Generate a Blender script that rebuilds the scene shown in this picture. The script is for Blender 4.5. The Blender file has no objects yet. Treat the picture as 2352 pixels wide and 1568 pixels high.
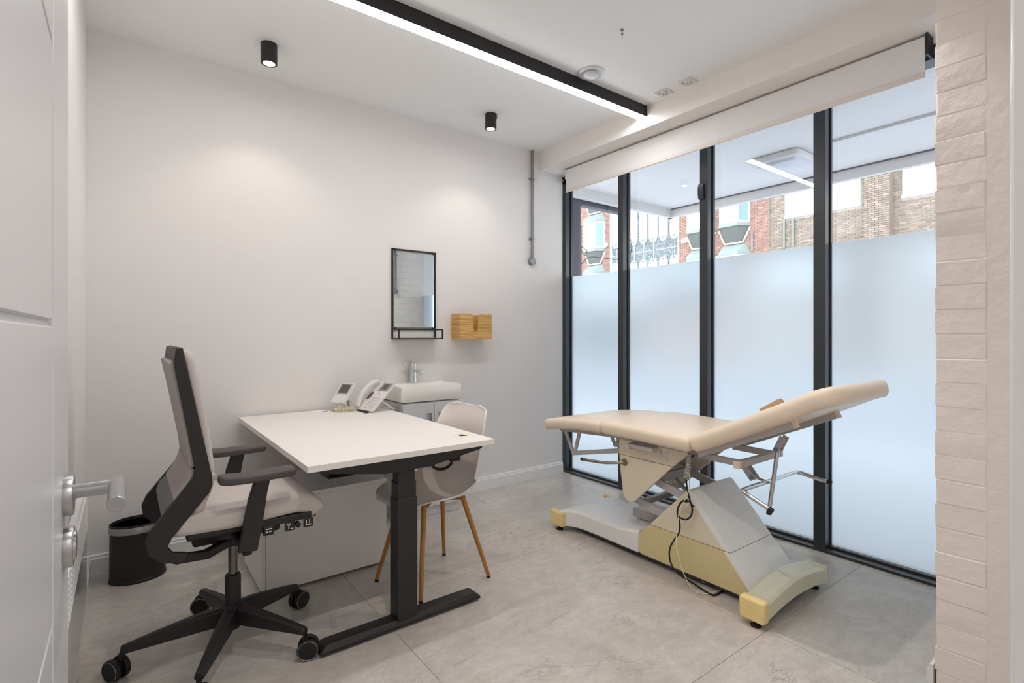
import bpy, bmesh, math, random
from mathutils import Vector, Matrix
random.seed(7)
PI = math.pi
S = bpy.context.scene
C = S.collection

# ------------------------------------------------------------------ camera
H = 1.22
cam_d = bpy.data.cameras.new('camera'); cam = bpy.data.objects.new('camera', cam_d); C.objects.link(cam)
cam_d.sensor_width = 36; cam_d.lens = 1181 / 2352 * 36; cam_d.shift_y = -15 / 2352
cam_d.clip_start = 0.02; cam_d.clip_end = 200
AZ = math.atan2(892, 1181)
FW = (math.sin(AZ), math.cos(AZ)); RT = (math.cos(AZ), -math.sin(AZ))
cam.location = (0, 0, H); cam.rotation_euler = (PI / 2, 0, -AZ)
S.camera = cam
# ------------------------------------------------------------------ world, exposure
w = bpy.data.worlds.new('sky'); S.world = w; w.use_nodes = True
bg = w.node_tree.nodes['Background']; bg.inputs[0].default_value = (0.95, 0.975, 1.0, 1); bg.inputs[1].default_value = 4.3
S.view_settings.view_transform = 'Standard'; S.view_settings.look = 'None'
S.view_settings.exposure = 0.2; S.view_settings.gamma = 1; S.view_settings.use_curve_mapping = False
S.cycles.use_denoising = True
S.cycles.max_bounces = 10; S.cycles.diffuse_bounces = 6; S.cycles.transparent_max_bounces = 16
S.cycles.sample_clamp_indirect = 6; S.cycles.caustics_reflective = False; S.cycles.caustics_refractive = False
LINEAR_POWER = 26     # strip light emission
SPOT_POWER = 7.5
NEAR_FILL = 40  # power of the two unseen spots added to lift the near room
CORRIDOR_FILL = 12  # glow of the added panel behind the camera

def area_light(name, loc, size, power, col, rot=(0, 0, 0)):
    d = bpy.data.lights.new(name, 'AREA'); d.shape = 'RECTANGLE'; d.size, d.size_y = size; d.energy = power; d.color = col
    o = bpy.data.objects.new(name, d); C.objects.link(o); o.location = loc; o.rotation_euler = rot
    return o

# ------------------------------------------------------------------ materials
def lin(c):
    if isinstance(c, str): c = [int(c[i:i + 2], 16) for i in (0, 2, 4)]
    f = lambda v: v / 12.92 if v <= .04045 else ((v + .055) / 1.055) ** 2.4
    return tuple(f(v / 255) for v in c) + (1,)
def mat(name, col, rough=.5, metal=0, noise=0, nscale=8, bump=0, bscale=60, coat=0, spec=.5, bdist=.002):
    m = bpy.data.materials.new(name); m.use_nodes = True; nt = m.node_tree; N = nt.nodes; L = nt.links
    b = N['Principled BSDF']; b.inputs['Base Color'].default_value = lin(col); b.inputs['Roughness'].default_value = rough
    b.inputs['Metallic'].default_value = metal; b.inputs['Coat Weight'].default_value = coat
    b.inputs['Specular IOR Level'].default_value = spec
    g = N.new('ShaderNodeNewGeometry')
    if noise:
        t = N.new('ShaderNodeTexNoise'); t.inputs['Scale'].default_value = nscale; t.inputs['Detail'].default_value = 5
        L.new(g.outputs['Position'], t.inputs['Vector'])
        r = N.new('ShaderNodeMix'); r.data_type = 'RGBA'
        c = lin(col); r.inputs[6].default_value = tuple(max(0, v * (1 - noise)) for v in c[:3]) + (1,)
        r.inputs[7].default_value = tuple(min(1, v * (1 + noise)) for v in c[:3]) + (1,)
        L.new(t.outputs['Fac'], r.inputs[0]); L.new(r.outputs[2], b.inputs['Base Color'])
    if bump:
        t = N.new('ShaderNodeTexNoise'); t.inputs['Scale'].default_value = bscale; t.inputs['Detail'].default_value = 4
        L.new(g.outputs['Position'], t.inputs['Vector'])
        u = N.new('ShaderNodeBump'); u.inputs['Strength'].default_value = bump; u.inputs['Distance'].default_value = bdist
        L.new(t.outputs['Fac'], u.inputs['Height']); L.new(u.outputs['Normal'], b.inputs['Normal'])
    return m
def emit(name, col, s):
    m = bpy.data.materials.new(name); m.use_nodes = True; nt = m.node_tree; nt.nodes.clear()
    e = nt.nodes.new('ShaderNodeEmission'); e.inputs[0].default_value = col; e.inputs[1].default_value = s
    o = nt.nodes.new('ShaderNodeOutputMaterial'); nt.links.new(e.outputs[0], o.inputs[0]); return m
M = {}
M['wall'] = mat('wall_paint', 'ebe8e6', .62, noise=.015, nscale=3, bump=.08, bscale=180)
M['ceil'] = mat('ceiling_paint', 'f4f4f3', .7)
M['beam'] = mat('beam_paint', 'f5f1ed', .55, noise=.02, nscale=6, bump=.25, bscale=9, bdist=.01)
M['brickpaint'] = mat('painted_brick', 'f3eae3', .5, noise=.05, nscale=14, bump=.55, bscale=26, bdist=.008)
M['brickgrout'] = mat('painted_joint', 'efe6df', .55, noise=.05, nscale=14, bump=.5, bscale=30, bdist=.006)
M['gloss'] = mat('white_gloss_paint', 'e9e9ea', .16)
M['door'] = mat('door_lacquer', 'cbcbcd', .3, bump=.04, bscale=260)
M['trim'] = mat('skirting_paint', 'eeeeee', .35)
M['steel'] = mat('brushed_steel', 'a9aaac', .32, 1)
M['chrome'] = mat('chrome', 'd5d8da', .08, 1)
M['warmchrome'] = mat('tarnished_chrome', 'a89c88', .22, 1)
M['black'] = mat('black_powder_coat', '211f20', .48, bump=.05, bscale=500)
M['plastic'] = mat('black_plastic', '1f1d1d', .5, bump=.08, bscale=600)
M['armtop'] = mat('armrest_rubber', '4a4544', .6)
M['alu'] = mat('dark_window_frame', '35383d', .3)
M['fabric'] = mat('grey_fabric', 'c8c0bd', .9, noise=.06, nscale=300, bump=.25, bscale=900)
M['mesh'] = mat('grey_back_fabric', 'aaa2a0', .9, noise=.05, nscale=400, bump=.2, bscale=900)
M['desk'] = mat('desk_laminate', 'ece8e4', .45, noise=.01, nscale=30)
M['deskedge'] = mat('desk_edge', 'dcdad6', .45)
M['cab'] = mat('cabinet_laminate', 'f0eeec', .5, bump=.05, bscale=300)
M['shell'] = mat('white_polypropylene', 'e2dad5', .38)
M['wood'] = mat('wood_effect_leg', 'b07a36', .4, noise=.15, nscale=40)
M['rubber'] = mat('black_rubber', '161616', .6)
M['ceramic'] = mat('white_ceramic', 'f0eeea', .1)
M['vanity'] = mat('vanity_gloss', 'd6d7d9', .14)
M['phone'] = mat('phone_plastic', 'e6e3e2', .35)
M['phonegrey'] = mat('phone_grey', 'a8a6a0', .4)
M['screen'] = mat('dark_screen', '5a5452', .2)
M['cord'] = mat('cream_cord', 'e8e0c4', .5)
M['vinyl'] = mat('cream_vinyl', 'ecdac4', .34, bump=.05, bscale=200)
M['couchwhite'] = mat('couch_white_enamel', 'f2f2f0', .4, noise=.03, nscale=20, bump=.05, bscale=300)
M['couchcream'] = mat('aged_cream_panel', 'e8dcc4', .42, noise=.03, nscale=6)
M['couchyellow'] = mat('yellowed_panel', 'dfce9a', .42, noise=.05, nscale=5)
M['cap'] = mat('yellowed_cap', 'f6dc98', .4, noise=.07, nscale=22)
M['couchgreen'] = mat('aged_foot_beam', 'e2e2ca', .42, noise=.05, nscale=9)
M['couchgrey'] = mat('grey_enamel', 'bdb9b8', .4)
M['blind'] = mat('blind_fabric', 'efeeee', .8)
M['blindbar'] = mat('blind_hem', 'ebe3db', .7)
M['galv'] = mat('galvanised_steel', '8f908e', .45, .7, noise=.2, nscale=60)
M['mirror'] = mat('mirror_silver', 'e6eef0', .01, 1)
M['paper'] = mat('paper', 'fafafd', .5)
M['ink'] = mat('ink', '333338', .6)
M['whiteink'] = mat('white_print', 'e8e8e8', .5)
M['hole'] = mat('dark_hole', '2c2a28', .8)
M['socket'] = mat('socket_plastic', 'd9d9da', .3)
M['soffit'] = mat('soffit_paint', 'd0ccca', .6, noise=.03, nscale=2)
M['paving'] = mat('paving', 'b3b8c2', .8, noise=.1, nscale=4)
M['asphalt'] = mat('asphalt', '979ca6', .85, noise=.1, nscale=30)
M['columnext'] = mat('dark_column_paint', '4e4c55', .5, noise=.08, nscale=8)
M['upvc'] = mat('white_window_frame', 'f2f4f5', .35)
M['extpane'] = mat('curtained_pane', 'd8e6ea', .15)
M['extpane2'] = mat('blue_pane', '7f9fae', .12)
M['lead'] = mat('lead_flashing', '87938e', .6, noise=.12, nscale=9)
M['leaddark'] = mat('pebbledash', '6a6d69', .8, noise=.2, nscale=60)
M['mortar'] = mat('mortar', 'b5aea6', .85)
M['mortarred'] = mat('mortar_red', 'b09a90', .85)
M['dirt'] = mat('crumbled_filler', 'b59a64', .8)
M['lens'] = emit('lamp_lens', (1, .93, .84, 1), 30)
M['strip'] = emit('strip_diffuser', (1, .98, .965, 1), LINEAR_POWER)
M['panel'] = emit('fill_panel_glow', (1, .98, .965, 1), CORRIDOR_FILL)  # emission of the added corridor fill panel

def bamboo():
    m = mat('bamboo', 'd0a35c', .45); nt = m.node_tree; N = nt.nodes; L = nt.links
    g = N.new('ShaderNodeNewGeometry'); mp = N.new('ShaderNodeMapping'); mp.inputs['Scale'].default_value = (4, 4, 75)
    t = N.new('ShaderNodeTexNoise'); t.inputs['Scale'].default_value = 1.3; t.inputs['Detail'].default_value = 3
    r = N.new('ShaderNodeValToRGB'); r.color_ramp.elements[0].color = lin('bd8c45'); r.color_ramp.elements[1].color = lin('dfb672')
    r.color_ramp.elements[0].position = .35; r.color_ramp.elements[1].position = .62
    L.new(g.outputs['Position'], mp.inputs[0]); L.new(mp.outputs[0], t.inputs[0]); L.new(t.outputs[0], r.inputs[0])
    L.new(r.outputs[0], N['Principled BSDF'].inputs['Base Color']); return m
M['bamboo'] = bamboo()
def stone():
    m = mat('stone_tile', 'a9a29b', .34); nt = m.node_tree; N = nt.nodes; L = nt.links; b = N['Principled BSDF']
    g = N.new('ShaderNodeNewGeometry'); oi = N.new('ShaderNodeObjectInfo')
    off = N.new('ShaderNodeVectorMath'); off.operation = 'SCALE'; off.inputs['Scale'].default_value = 9
    cmb = N.new('ShaderNodeCombineXYZ'); L.new(oi.outputs['Random'], cmb.inputs[0]); L.new(oi.outputs['Random'], cmb.inputs[2])
    L.new(cmb.outputs[0], off.inputs[0])
    add = N.new('ShaderNodeVectorMath'); L.new(g.outputs['Position'], add.inputs[0]); L.new(off.outputs[0], add.inputs[1])
    def noise(sc, det, rough=.55, dist=0, stretch=None):
        src = add.outputs[0]
        if stretch:
            mp = N.new('ShaderNodeMapping'); mp.inputs['Scale'].default_value = stretch; mp.inputs['Rotation'].default_value = (0, 0, .5); L.new(src, mp.inputs[0]); src = mp.outputs[0]
        t = N.new('ShaderNodeTexNoise'); t.inputs['Scale'].default_value = sc; t.inputs['Detail'].default_value = det
        t.inputs['Roughness'].default_value = rough; t.inputs['Distortion'].default_value = dist
        L.new(src, t.inputs['Vector']); return t.outputs['Fac']
    def ramp(src, stops):
        r = N.new('ShaderNodeValToRGB'); e = r.color_ramp.elements
        for i, (p, c) in enumerate(stops):
            q = e[i] if i < 2 else e.new(p)
            q.position = p; q.color = c
        L.new(src, r.inputs[0]); return r.outputs[0]
    base = ramp(noise(2.2, 7, .62, .6), [(.3, lin('b9b3ac')), (.7, lin('d4cfc9'))])
    mott = ramp(noise(14, 6, .7, .3, (1, 2.2, 1)), [(.3, (.86, .86, .86, 1)), (.7, (1.08, 1.08, 1.08, 1))])
    grain = ramp(noise(160, 3, .7), [(.25, (.86, .85, .84, 1)), (.6, (1.04, 1.04, 1.04, 1))])
    def mul(a, c):
        x = N.new('ShaderNodeMix'); x.data_type = 'RGBA'; x.blend_type = 'MULTIPLY'; x.inputs[0].default_value = 1
        L.new(a, x.inputs[6]); L.new(c, x.inputs[7]); return x.outputs[2]
    col = mul(mul(base, mott), grain)
    W = (1, 1, 1, 1); K = (0, 0, 0, 1)
    v1 = ramp(noise(1.1, 8, .6, 1.2), [(.485, K), (.5, W), (.515, K)])
    br = ramp(noise(1.7, 3), [(.5, K), (.62, W)])
    v1 = mul(v1, br)
    x = N.new('ShaderNodeMix'); x.data_type = 'RGBA'; L.new(v1, x.inputs[0]); L.new(col, x.inputs[6]); x.inputs[7].default_value = lin('cfc5bc')
    sc = N.new('ShaderNodeMath'); sc.operation = 'MULTIPLY'; sc.inputs[1].default_value = .55; L.new(v1, sc.inputs[0]); L.new(sc.outputs[0], x.inputs[0])
    v2 = mul(ramp(noise(.9, 9, .65, .9, (1, 1.8, 1)), [(.492, K), (.5, W), (.508, K)]), ramp(noise(2.3, 3), [(.45, K), (.6, W)]))
    y = N.new('ShaderNodeMix'); y.data_type = 'RGBA'; L.new(x.outputs[2], y.inputs[6]); y.inputs[7].default_value = lin('857d76')
    s2 = N.new('ShaderNodeMath'); s2.operation = 'MULTIPLY'; s2.inputs[1].default_value = .6; L.new(v2, s2.inputs[0]); L.new(s2.outputs[0], y.inputs[0])
    L.new(y.outputs[2], b.inputs['Base Color'])
    bp = N.new('ShaderNodeBump'); bp.inputs['Strength'].default_value = .12; bp.inputs['Distance'].default_value = .002
    L.new(noise(40, 6), bp.inputs['Height']); L.new(bp.outputs[0], b.inputs['Normal'])
    return m
M['stone'] = stone()
def brick_mat(name, stops):
    m = mat(name, '907060', .85); nt = m.node_tree; N = nt.nodes; L = nt.links
    g = N.new('ShaderNodeNewGeometry'); r = N.new('ShaderNodeValToRGB'); e = r.color_ramp.elements
    for i, c in enumerate(stops):
        q = e[i] if i < 2 else e.new(i / (len(stops) - 1)); q.position = i / (len(stops) - 1); q.color = lin(c)
    L.new(g.outputs['Random Per Island'], r.inputs[0]); L.new(r.outputs[0], N['Principled BSDF'].inputs['Base Color']); return m
M['brownbrick'] = brick_mat('brown_brick', ['77695f', '93867a', '857469', 'a08f80'])
M['redbrick'] = brick_mat('red_brick', ['936d62', 'a68679', '8a695f', 'a37c6f'])
def terrazzo():
    m = mat('terrazzo_slab', '8a9599', .5); nt = m.node_tree; N = nt.nodes; L = nt.links
    g = N.new('ShaderNodeNewGeometry'); v = N.new('ShaderNodeTexVoronoi'); v.inputs['Scale'].default_value = 34
    r = N.new('ShaderNodeValToRGB'); e = r.color_ramp.elements; e[0].color = lin('39444b'); e[1].color = lin('8a9598'); e[0].position = .2; e[1].position = .95
    s = N.new('ShaderNodeSeparateColor')
    L.new(g.outputs['Position'], v.inputs['Vector']); L.new(v.outputs['Color'], s.inputs[0]); L.new(s.outputs[0], r.inputs[0])
    L.new(r.outputs[0], N['Principled BSDF'].inputs['Base Color']); return m
M['terrazzo'] = terrazzo()
def facing_fresnel(N, L, f0):
    lw = N.new('ShaderNodeLayerWeight'); lw.inputs[0].default_value = .5
    p = N.new('ShaderNodeMath'); p.operation = 'POWER'; p.inputs[1].default_value = 5; L.new(lw.outputs['Facing'], p.inputs[0])
    m = N.new('ShaderNodeMath'); m.operation = 'MULTIPLY_ADD'; m.inputs[1].default_value = 1 - f0; m.inputs[2].default_value = f0; L.new(p.outputs[0], m.inputs[0])
    return m.outputs[0]
def thin_glass():
    m = bpy.data.materials.new('clear_glass'); m.use_nodes = True; nt = m.node_tree; N = nt.nodes; L = nt.links; N.clear()
    o = N.new('ShaderNodeOutputMaterial'); x = N.new('ShaderNodeMixShader'); t = N.new('ShaderNodeBsdfTransparent'); g = N.new('ShaderNodeBsdfGlossy')
    t.inputs[0].default_value = (.93, .96, .97, 1); g.inputs['Roughness'].default_value = 0.0
    L.new(facing_fresnel(N, L, .04), x.inputs[0]); L.new(t.outputs[0], x.inputs[1]); L.new(g.outputs[0], x.inputs[2]); L.new(x.outputs[0], o.inputs[0]); return m
M['glass'] = thin_glass()
def film():
    m = bpy.data.materials.new('frosted_film'); m.use_nodes = True; nt = m.node_tree; N = nt.nodes; L = nt.links; N.clear()
    o = N.new('ShaderNodeOutputMaterial'); x = N.new('ShaderNodeMixShader'); t = N.new('ShaderNodeBsdfTranslucent'); d = N.new('ShaderNodeBsdfDiffuse')
    t.inputs[0].default_value = (.60, .67, .72, 1); d.inputs[0].default_value = (.75, .82, .88, 1)
    x.inputs[0].default_value = .12; fw = N.new('ShaderNodeBsdfRefraction'); fw.inputs['Color'].default_value = (.64, .66, .68, 1); fw.inputs['Roughness'].default_value = .55; fw.inputs['IOR'].default_value = 1.12
    z = N.new('ShaderNodeMixShader'); z.inputs[0].default_value = .45; L.new(t.outputs[0], z.inputs[1]); L.new(fw.outputs[0], z.inputs[2])
    L.new(z.outputs[0], x.inputs[1]); L.new(d.outputs[0], x.inputs[2])
    y = N.new('ShaderNodeMixShader'); g = N.new('ShaderNodeBsdfGlossy'); g.inputs['Roughness'].default_value = .35
    L.new(facing_fresnel(N, L, .02), y.inputs[0]); L.new(x.outputs[0], y.inputs[1]); L.new(g.outputs[0], y.inputs[2]); L.new(y.outputs[0], o.inputs[0]); return m
M['film'] = film()

# ------------------------------------------------------------------ mesh helpers
ORG = {}
def box(bm, a, b):
    x0, x1 = sorted((a[0], b[0])); y0, y1 = sorted((a[1], b[1])); z0, z1 = sorted((a[2], b[2]))
    v = [bm.verts.new((x, y, z)) for z in (z0, z1) for x, y in ((x0, y0), (x1, y0), (x1, y1), (x0, y1))]
    for f in ((3, 2, 1, 0), (4, 5, 6, 7), (0, 1, 5, 4), (1, 2, 6, 5), (2, 3, 7, 6), (3, 0, 4, 7)): bm.faces.new([v[i] for i in f])
def obox(bm, c, size, rot=None):      # oriented box
    n = len(bm.verts); h = [s / 2 for s in size]
    b2 = bmesh.new(); box(b2, (-h[0], -h[1], -h[2]), (h[0], h[1], h[2]))
    mt = Matrix.Translation(c) @ (rot.to_4x4() if rot else Matrix())
    merge(bm, b2, mt)
def merge(bm, b2, mt=Matrix()):
    mp = [bm.verts.new(mt @ v.co) for v in b2.verts]; b2.verts.index_update()
    for f in b2.faces: bm.faces.new([mp[v.index] for v in f.verts])
    b2.free()
def bar(bm, p, q, w, h, side=None):   # rectangular bar between two points
    p, q = Vector(p), Vector(q); d = (q - p).normalized()
    s = Vector(side) if side else (Vector((0, 0, 1)).cross(d) if abs(d.z) < .95 else Vector((1, 0, 0)))
    s = (s - d * s.dot(d)).normalized(); u = d.cross(s)
    r = [[e + s * (i * w / 2) + u * (j * h / 2) for i, j in ((-1, -1), (1, -1), (1, 1), (-1, 1))] for e in (p, q)]
    loft(bm, r)
def loft(bm, rings, cap=True, closed=True):
    R = [[bm.verts.new(p) for p in r] for r in rings]; n = len(R[0])
    for a, b in zip(R, R[1:]):
        for i in range(n if closed else n - 1):
            j = (i + 1) % n
            bm.faces.new((a[i], a[j], b[j], b[i]))
    if cap:
        bm.faces.new(list(reversed(R[0]))); bm.faces.new(R[-1])
def prism(bm, pts, axis, a, b):       # 2-D outline extruded along an axis
    f = {'x': lambda u, v, t: (t, u, v), 'y': lambda u, v, t: (u, t, v), 'z': lambda u, v, t: (u, v, t)}[axis]
    loft(bm, [[f(u, v, t) for u, v in pts] for t in (a, b)])
def smooth_path(P, k=6):
    P = [Vector(p) for p in P]; out = []
    for i in range(len(P) - 1):
        a = P[max(i - 1, 0)]; b = P[i]; c = P[i + 1]; d = P[min(i + 2, len(P) - 1)]
        for j in range(k):
            t = j / k
            out.append(.5 * ((2 * b) + (c - a) * t + (2 * a - 5 * b + 4 * c - d) * t * t + (3 * b - a - 3 * c + d) * t ** 3))
    out.append(P[-1]); return out
def tube(bm, P, r, n=10, smooth=0, r1=None):
    P = smooth_path(P, smooth) if smooth else [Vector(p) for p in P]
    d0 = (P[1] - P[0]).normalized(); s = d0.orthogonal().normalized(); rings = []
    for i, p in enumerate(P):
        d = (P[min(i + 1, len(P) - 1)] - P[max(i - 1, 0)]).normalized()
        s = (s - d * s.dot(d)).normalized(); u = d.cross(s)
        rr = r if r1 is None else r + (r1 - r) * i / (len(P) - 1)
        rings.append([p + (s * math.cos(2 * PI * k / n) + u * math.sin(2 * PI * k / n)) * rr for k in range(n)])
    loft(bm, rings)
def lathe(bm, prof, c, n=32, axis='z', sx=1, sy=1):
    f = {'z': lambda x, y, z: (c[0] + x * sx, c[1] + y * sy, c[2] + z), 'x': lambda x, y, z: (c[0] + z, c[1] + x, c[2] + y), 'y': lambda x, y, z: (c[0] + x, c[1] + z, c[2] + y)}[axis]
    loft(bm, [[f(max(r, 1e-5) * math.cos(2 * PI * k / n), max(r, 1e-5) * math.sin(2 * PI * k / n), z) for k in range(n)] for r, z in prof])
def rrect(w, h, r, n=5):
    r = max(min(r, w / 2 - 1e-4, h / 2 - 1e-4), 1e-4); out = []
    for cx, cy, a0 in ((w / 2 - r, h / 2 - r, 0), (-w / 2 + r, h / 2 - r, PI / 2), (-w / 2 + r, -h / 2 + r, PI), (w / 2 - r, -h / 2 + r, 1.5 * PI)):
        for k in range(n + 1):
            a = a0 + PI / 2 * k / n; out.append((cx + r * math.cos(a), cy + r * math.sin(a)))
    return out
def cushion(bm, path, wid, t, r, R0, R1, lat, c_lat, crown=0, nst=30, n=5):
    """path: (s, z) points of the middle line; lat 'x' or 'y' = sideways axis; wid a number or function of 0..1"""
    P = smooth_path([(s, 0, z) for s, z in path], 10)
    cum = [0]
    for a, b in zip(P, P[1:]): cum.append(cum[-1] + (b - a).length)
    Ltot = cum[-1]
    def at(d):
        d = min(max(d, 0), Ltot)
        for i in range(len(P) - 1):
            if cum[i + 1] >= d - 1e-9:
                f = (d - cum[i]) / max(cum[i + 1] - cum[i], 1e-9); return P[i].lerp(P[i + 1], f), (P[i + 1] - P[i]).normalized()
        return P[-1], (P[-1] - P[-2]).normalized()
    ds = []
    m = 8
    Rm0 = max(r, R0); Rm1 = max(r, R1)
    for k in range(m): ds.append(Rm0 * (1 - math.cos(PI / 2 * k / m)))
    for k in range(nst + 1): ds.append(Rm0 + (Ltot - Rm0 - Rm1) * k / nst)
    for k in reversed(range(m)): ds.append(Ltot - Rm1 * (1 - math.cos(PI / 2 * k / m)))
    rings = []
    for d in ds:
        p, tg = at(d); nrm = Vector((-tg.z, 0, tg.x)) * (1 if tg.x > 0 else -1)
        e0, e1 = d, Ltot - d
        def ins(rr, e): return 0 if e >= rr else rr - math.sqrt(max(rr * rr - (rr - e) ** 2, 0))
        it = max(ins(r, e0), ins(r, e1)); iw = max(ins(Rm0, e0), ins(Rm1, e1))
        W = (wid(d / Ltot) if callable(wid) else wid) - 2 * iw; T = t - 2 * min(it, t / 2 - .002)
        ring = []
        for u, v in rrect(max(W, .01), max(T, .004), max(r - it * .5, .003), n):
            v2 = v + (crown * (1 - (2 * u / max(W, .01)) ** 2) if v > 0 else 0)
            q = p + nrm * v2
            ring.append((c_lat + u, q.x, q.z) if lat == 'x' else (q.x, c_lat + u, q.z))
        rings.append(ring)
    loft(bm, rings)

def obj(name, bm, m, parent=None, bevel=0, smooth=True, kind=None, label=None, seg=2, angle=35):
    me = bpy.data.meshes.new(name); bmesh.ops.recalc_face_normals(bm, faces=bm.faces[:])
    o = bpy.data.objects.new(name, me); C.objects.link(o)
    if parent is not None:
        o.parent = parent; org = ORG[parent.name]
        bmesh.ops.translate(bm, verts=bm.verts[:], vec=-org); ORG[o.name] = org
    else:
        ORG[o.name] = Vector((0, 0, 0))
    bm.to_mesh(me); bm.free()
    me.materials.append(M[m] if isinstance(m, str) else m)
    if smooth:
        me.polygons.foreach_set('use_smooth', [True] * len(me.polygons))
        try: me.set_sharp_from_angle(angle=math.radians(angle))
        except Exception: pass
    if bevel:
        b = o.modifiers.new('bevel', 'BEVEL'); b.width = bevel; b.segments = seg; b.limit_method = 'ANGLE'; b.angle_limit = math.radians(30); b.harden_normals = False
    if kind: o['kind'] = kind
    if label: o['label'] = label
    return o
def thing(name, loc, label, cat, group=None):
    o = bpy.data.objects.new(name, None); C.objects.link(o); o.location = loc; o['label'] = label; o['category'] = cat
    o.empty_display_size = .1
    if group: o['group'] = group
    ORG[o.name] = Vector(loc); return o
def settle(name, loc):     # an Empty for a piece of the setting
    o = bpy.data.objects.new(name, None); C.objects.link(o); o.location = loc; o['kind'] = 'structure'; ORG[o.name] = Vector(loc); return o
def B(*bs):
    bm = bmesh.new()
    for a, b in bs: box(bm, a, b)
    return bm
def tag(o, label, cat, group=None):
    o['label'] = label; o['category'] = cat
    if group: o['group'] = group
    return o
def part(name, m, parent, fn, *a, bevel=0, kind=None, label=None, smooth=True, **k):
    bm = bmesh.new(); fn(bm, *a, **k); return obj(name, bm, m, parent, bevel, smooth, kind, label)
def dup(root, loc, label=None):
    r = root.copy(); C.objects.link(r); r.location = loc
    if label: r['label'] = label
    for ch in list(root.children):
        c = ch.copy(); C.objects.link(c); c.parent = r
        for g in ch.children:
            d = g.copy(); C.objects.link(d); d.parent = c
    return r

XW = 3.134; YB = 3.383; XL = -.15; ZC = 2.777; XG = 3.21
# ================================================================== SETTING
# floor: bed and tiles
fl = obj('floor', B(((-.4, -1.6, -.12), (3.3, 3.5, -.0025))), mat('grout', 'b5afa8', .8), None, kind='structure', smooth=False)
ORG['floor'] = Vector((0, 0, 0))
xs = [-.345, .89, 2.112, 3.20]; ys = [-1.3, -.125, 1.058, 2.238, 3.40]
g = .0009
for i in range(3):
    for j in range(4):
        obj('tile', B(((xs[i] + g, ys[j] + g, -.002), (xs[i + 1] - g, ys[j + 1] - g, 0))), 'stone', fl, bevel=.0004, smooth=False)
# walls
def wall(name, a, b, m='wall'): return obj(name, B((a, b)), m, None, kind='structure', smooth=False)
wall('wall_back', (-.3, YB, -.02), (3.118, YB + .2, ZC + .02))
wall('wall_left', (XL - .15, -1.5, -.02), (XL, YB + .1, ZC + .02))
wf = settle('wall_front', (0, 0, 0))
obj('wall_panel', B(((.86, 0, 0), (3.4, .11, ZC)), ((-.15, 0, 2.12), (.86, .11, ZC))), 'wall', wf, smooth=False)
ce = obj('ceiling', B(((-.3, -1.5, ZC), (3.4, YB + .2, ZC + .15))), 'ceil', None, kind='structure', smooth=False)
bt = obj('trim_1', B(((2.84, .1, 2.63), (3.4, YB + .05, ZC + .01))), 'beam', None, kind='structure', bevel=.004)
# corridor behind the doorway
wc = settle('wall_corridor', (0, 0, 0))
obj('wall_panel', B(((-.3, -1.6, 0), (3.4, -1.5, ZC)), ((3.3, -1.5, 0), (3.4, 0, ZC))), 'wall', wc, smooth=False)
# right-hand wall of painted brick: core plus single bricks
CX, CY = 2.2, .528
wr = obj('wall_right', B(((CX + .002, .11, 0), (3.4, CY - .005, ZC)), ((CX + .0, .11, 0), (CX + .1, CY - .133, ZC))), 'brickgrout', None, kind='structure', smooth=False)
def brick_mesh(w, d, h, seed):
    rnd = random.Random(seed); bm = bmesh.new(); box(bm, (-w / 2, -d / 2, -h / 2), (w / 2, d / 2, h / 2))
    bmesh.ops.bevel(bm, geom=bm.edges[:], offset=.0032, segments=2, affect='EDGES', profile=.5)
    for v in bm.verts:
        v.co += Vector([rnd.uniform(-.0010, .0010) for _ in range(3)])
    me = bpy.data.meshes.new('brick'); bm.to_mesh(me); bm.free(); me.materials.append(M['brickpaint'])
    me.polygons.foreach_set('use_smooth', [True] * len(me.polygons)); me.set_sharp_from_angle(angle=math.radians(14)); return me
CO = .0815
head = [brick_mesh(.11, .13, CO - .0022, s) for s in range(6)]
stret = [brick_mesh(.231, .03, CO - .003, s + 20) for s in range(4)]
def lay(me, x, y, z, rz=0):
    o = bpy.data.objects.new('brick', me); C.objects.link(o); o.parent = wr; o.location = (x, y, z); o.rotation_euler = (random.uniform(-.012, .012), 0, rz + random.uniform(-.004, .004)); return o
for k in range(34):
    z = CO * (k + .5)
    if z > ZC - .03: break
    lay(random.choice(head), CX + .055 + random.uniform(-.0009, .0012), CY - .0665 + random.uniform(-.003, .003), z)
    for j in range(4): lay(random.choice(stret), CX + .105 + .115 * (k % 2) * .9 + .116 + j * .233, CY - .0155 + random.uniform(-.001, .001), z) if CX + .105 + .115 * (k % 2) * .9 + .116 + j * .233 < 3.10 else None
# skirtings
def skirt(name, a, b, ax, s):
    """skirting along a wall; ax the run, s the side it stands out to"""
    bm = bmesh.new()
    prof = [(0, 0), (.018, 0), (.018, .078), (.013, .084), (.013, .094), (.008, .099), (0, .099)]
    if ax == 'x': prism(bm, [(s[1] + s[0] * d, z) for d, z in prof], 'x', a, b)
    else: prism(bm, [(s[1] + s[0] * d, z) for d, z in prof], 'y', a, b)
    return obj(name, bm, 'trim', None, kind='structure', smooth=False)
skirt('baseboard_back', XL, 3.11, 'x', (-1, YB))
skirt('baseboard_left', .2, YB - .02, 'y', (1, XL))
skirt('baseboard_right', CX - .004, 3.11, 'x', (1, CY + .004))
# door frame
fr = settle('trim_2', (0, 0, 0))
obj('door_jamb', B(((.80, -.02, 0), (.845, .125, 2.08)), ((.845, .108, 0), (.91, .125, 2.14))), 'gloss', fr, bevel=.004)
obj('door_jamb', B(((-.148, -.02, 0), (-.112, .125, 2.08))), 'gloss', fr, bevel=.004)
obj('door_head', B(((-.148, -.02, 2.08), (.845, .125, 2.12))), 'gloss', fr, bevel=.004)
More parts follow.
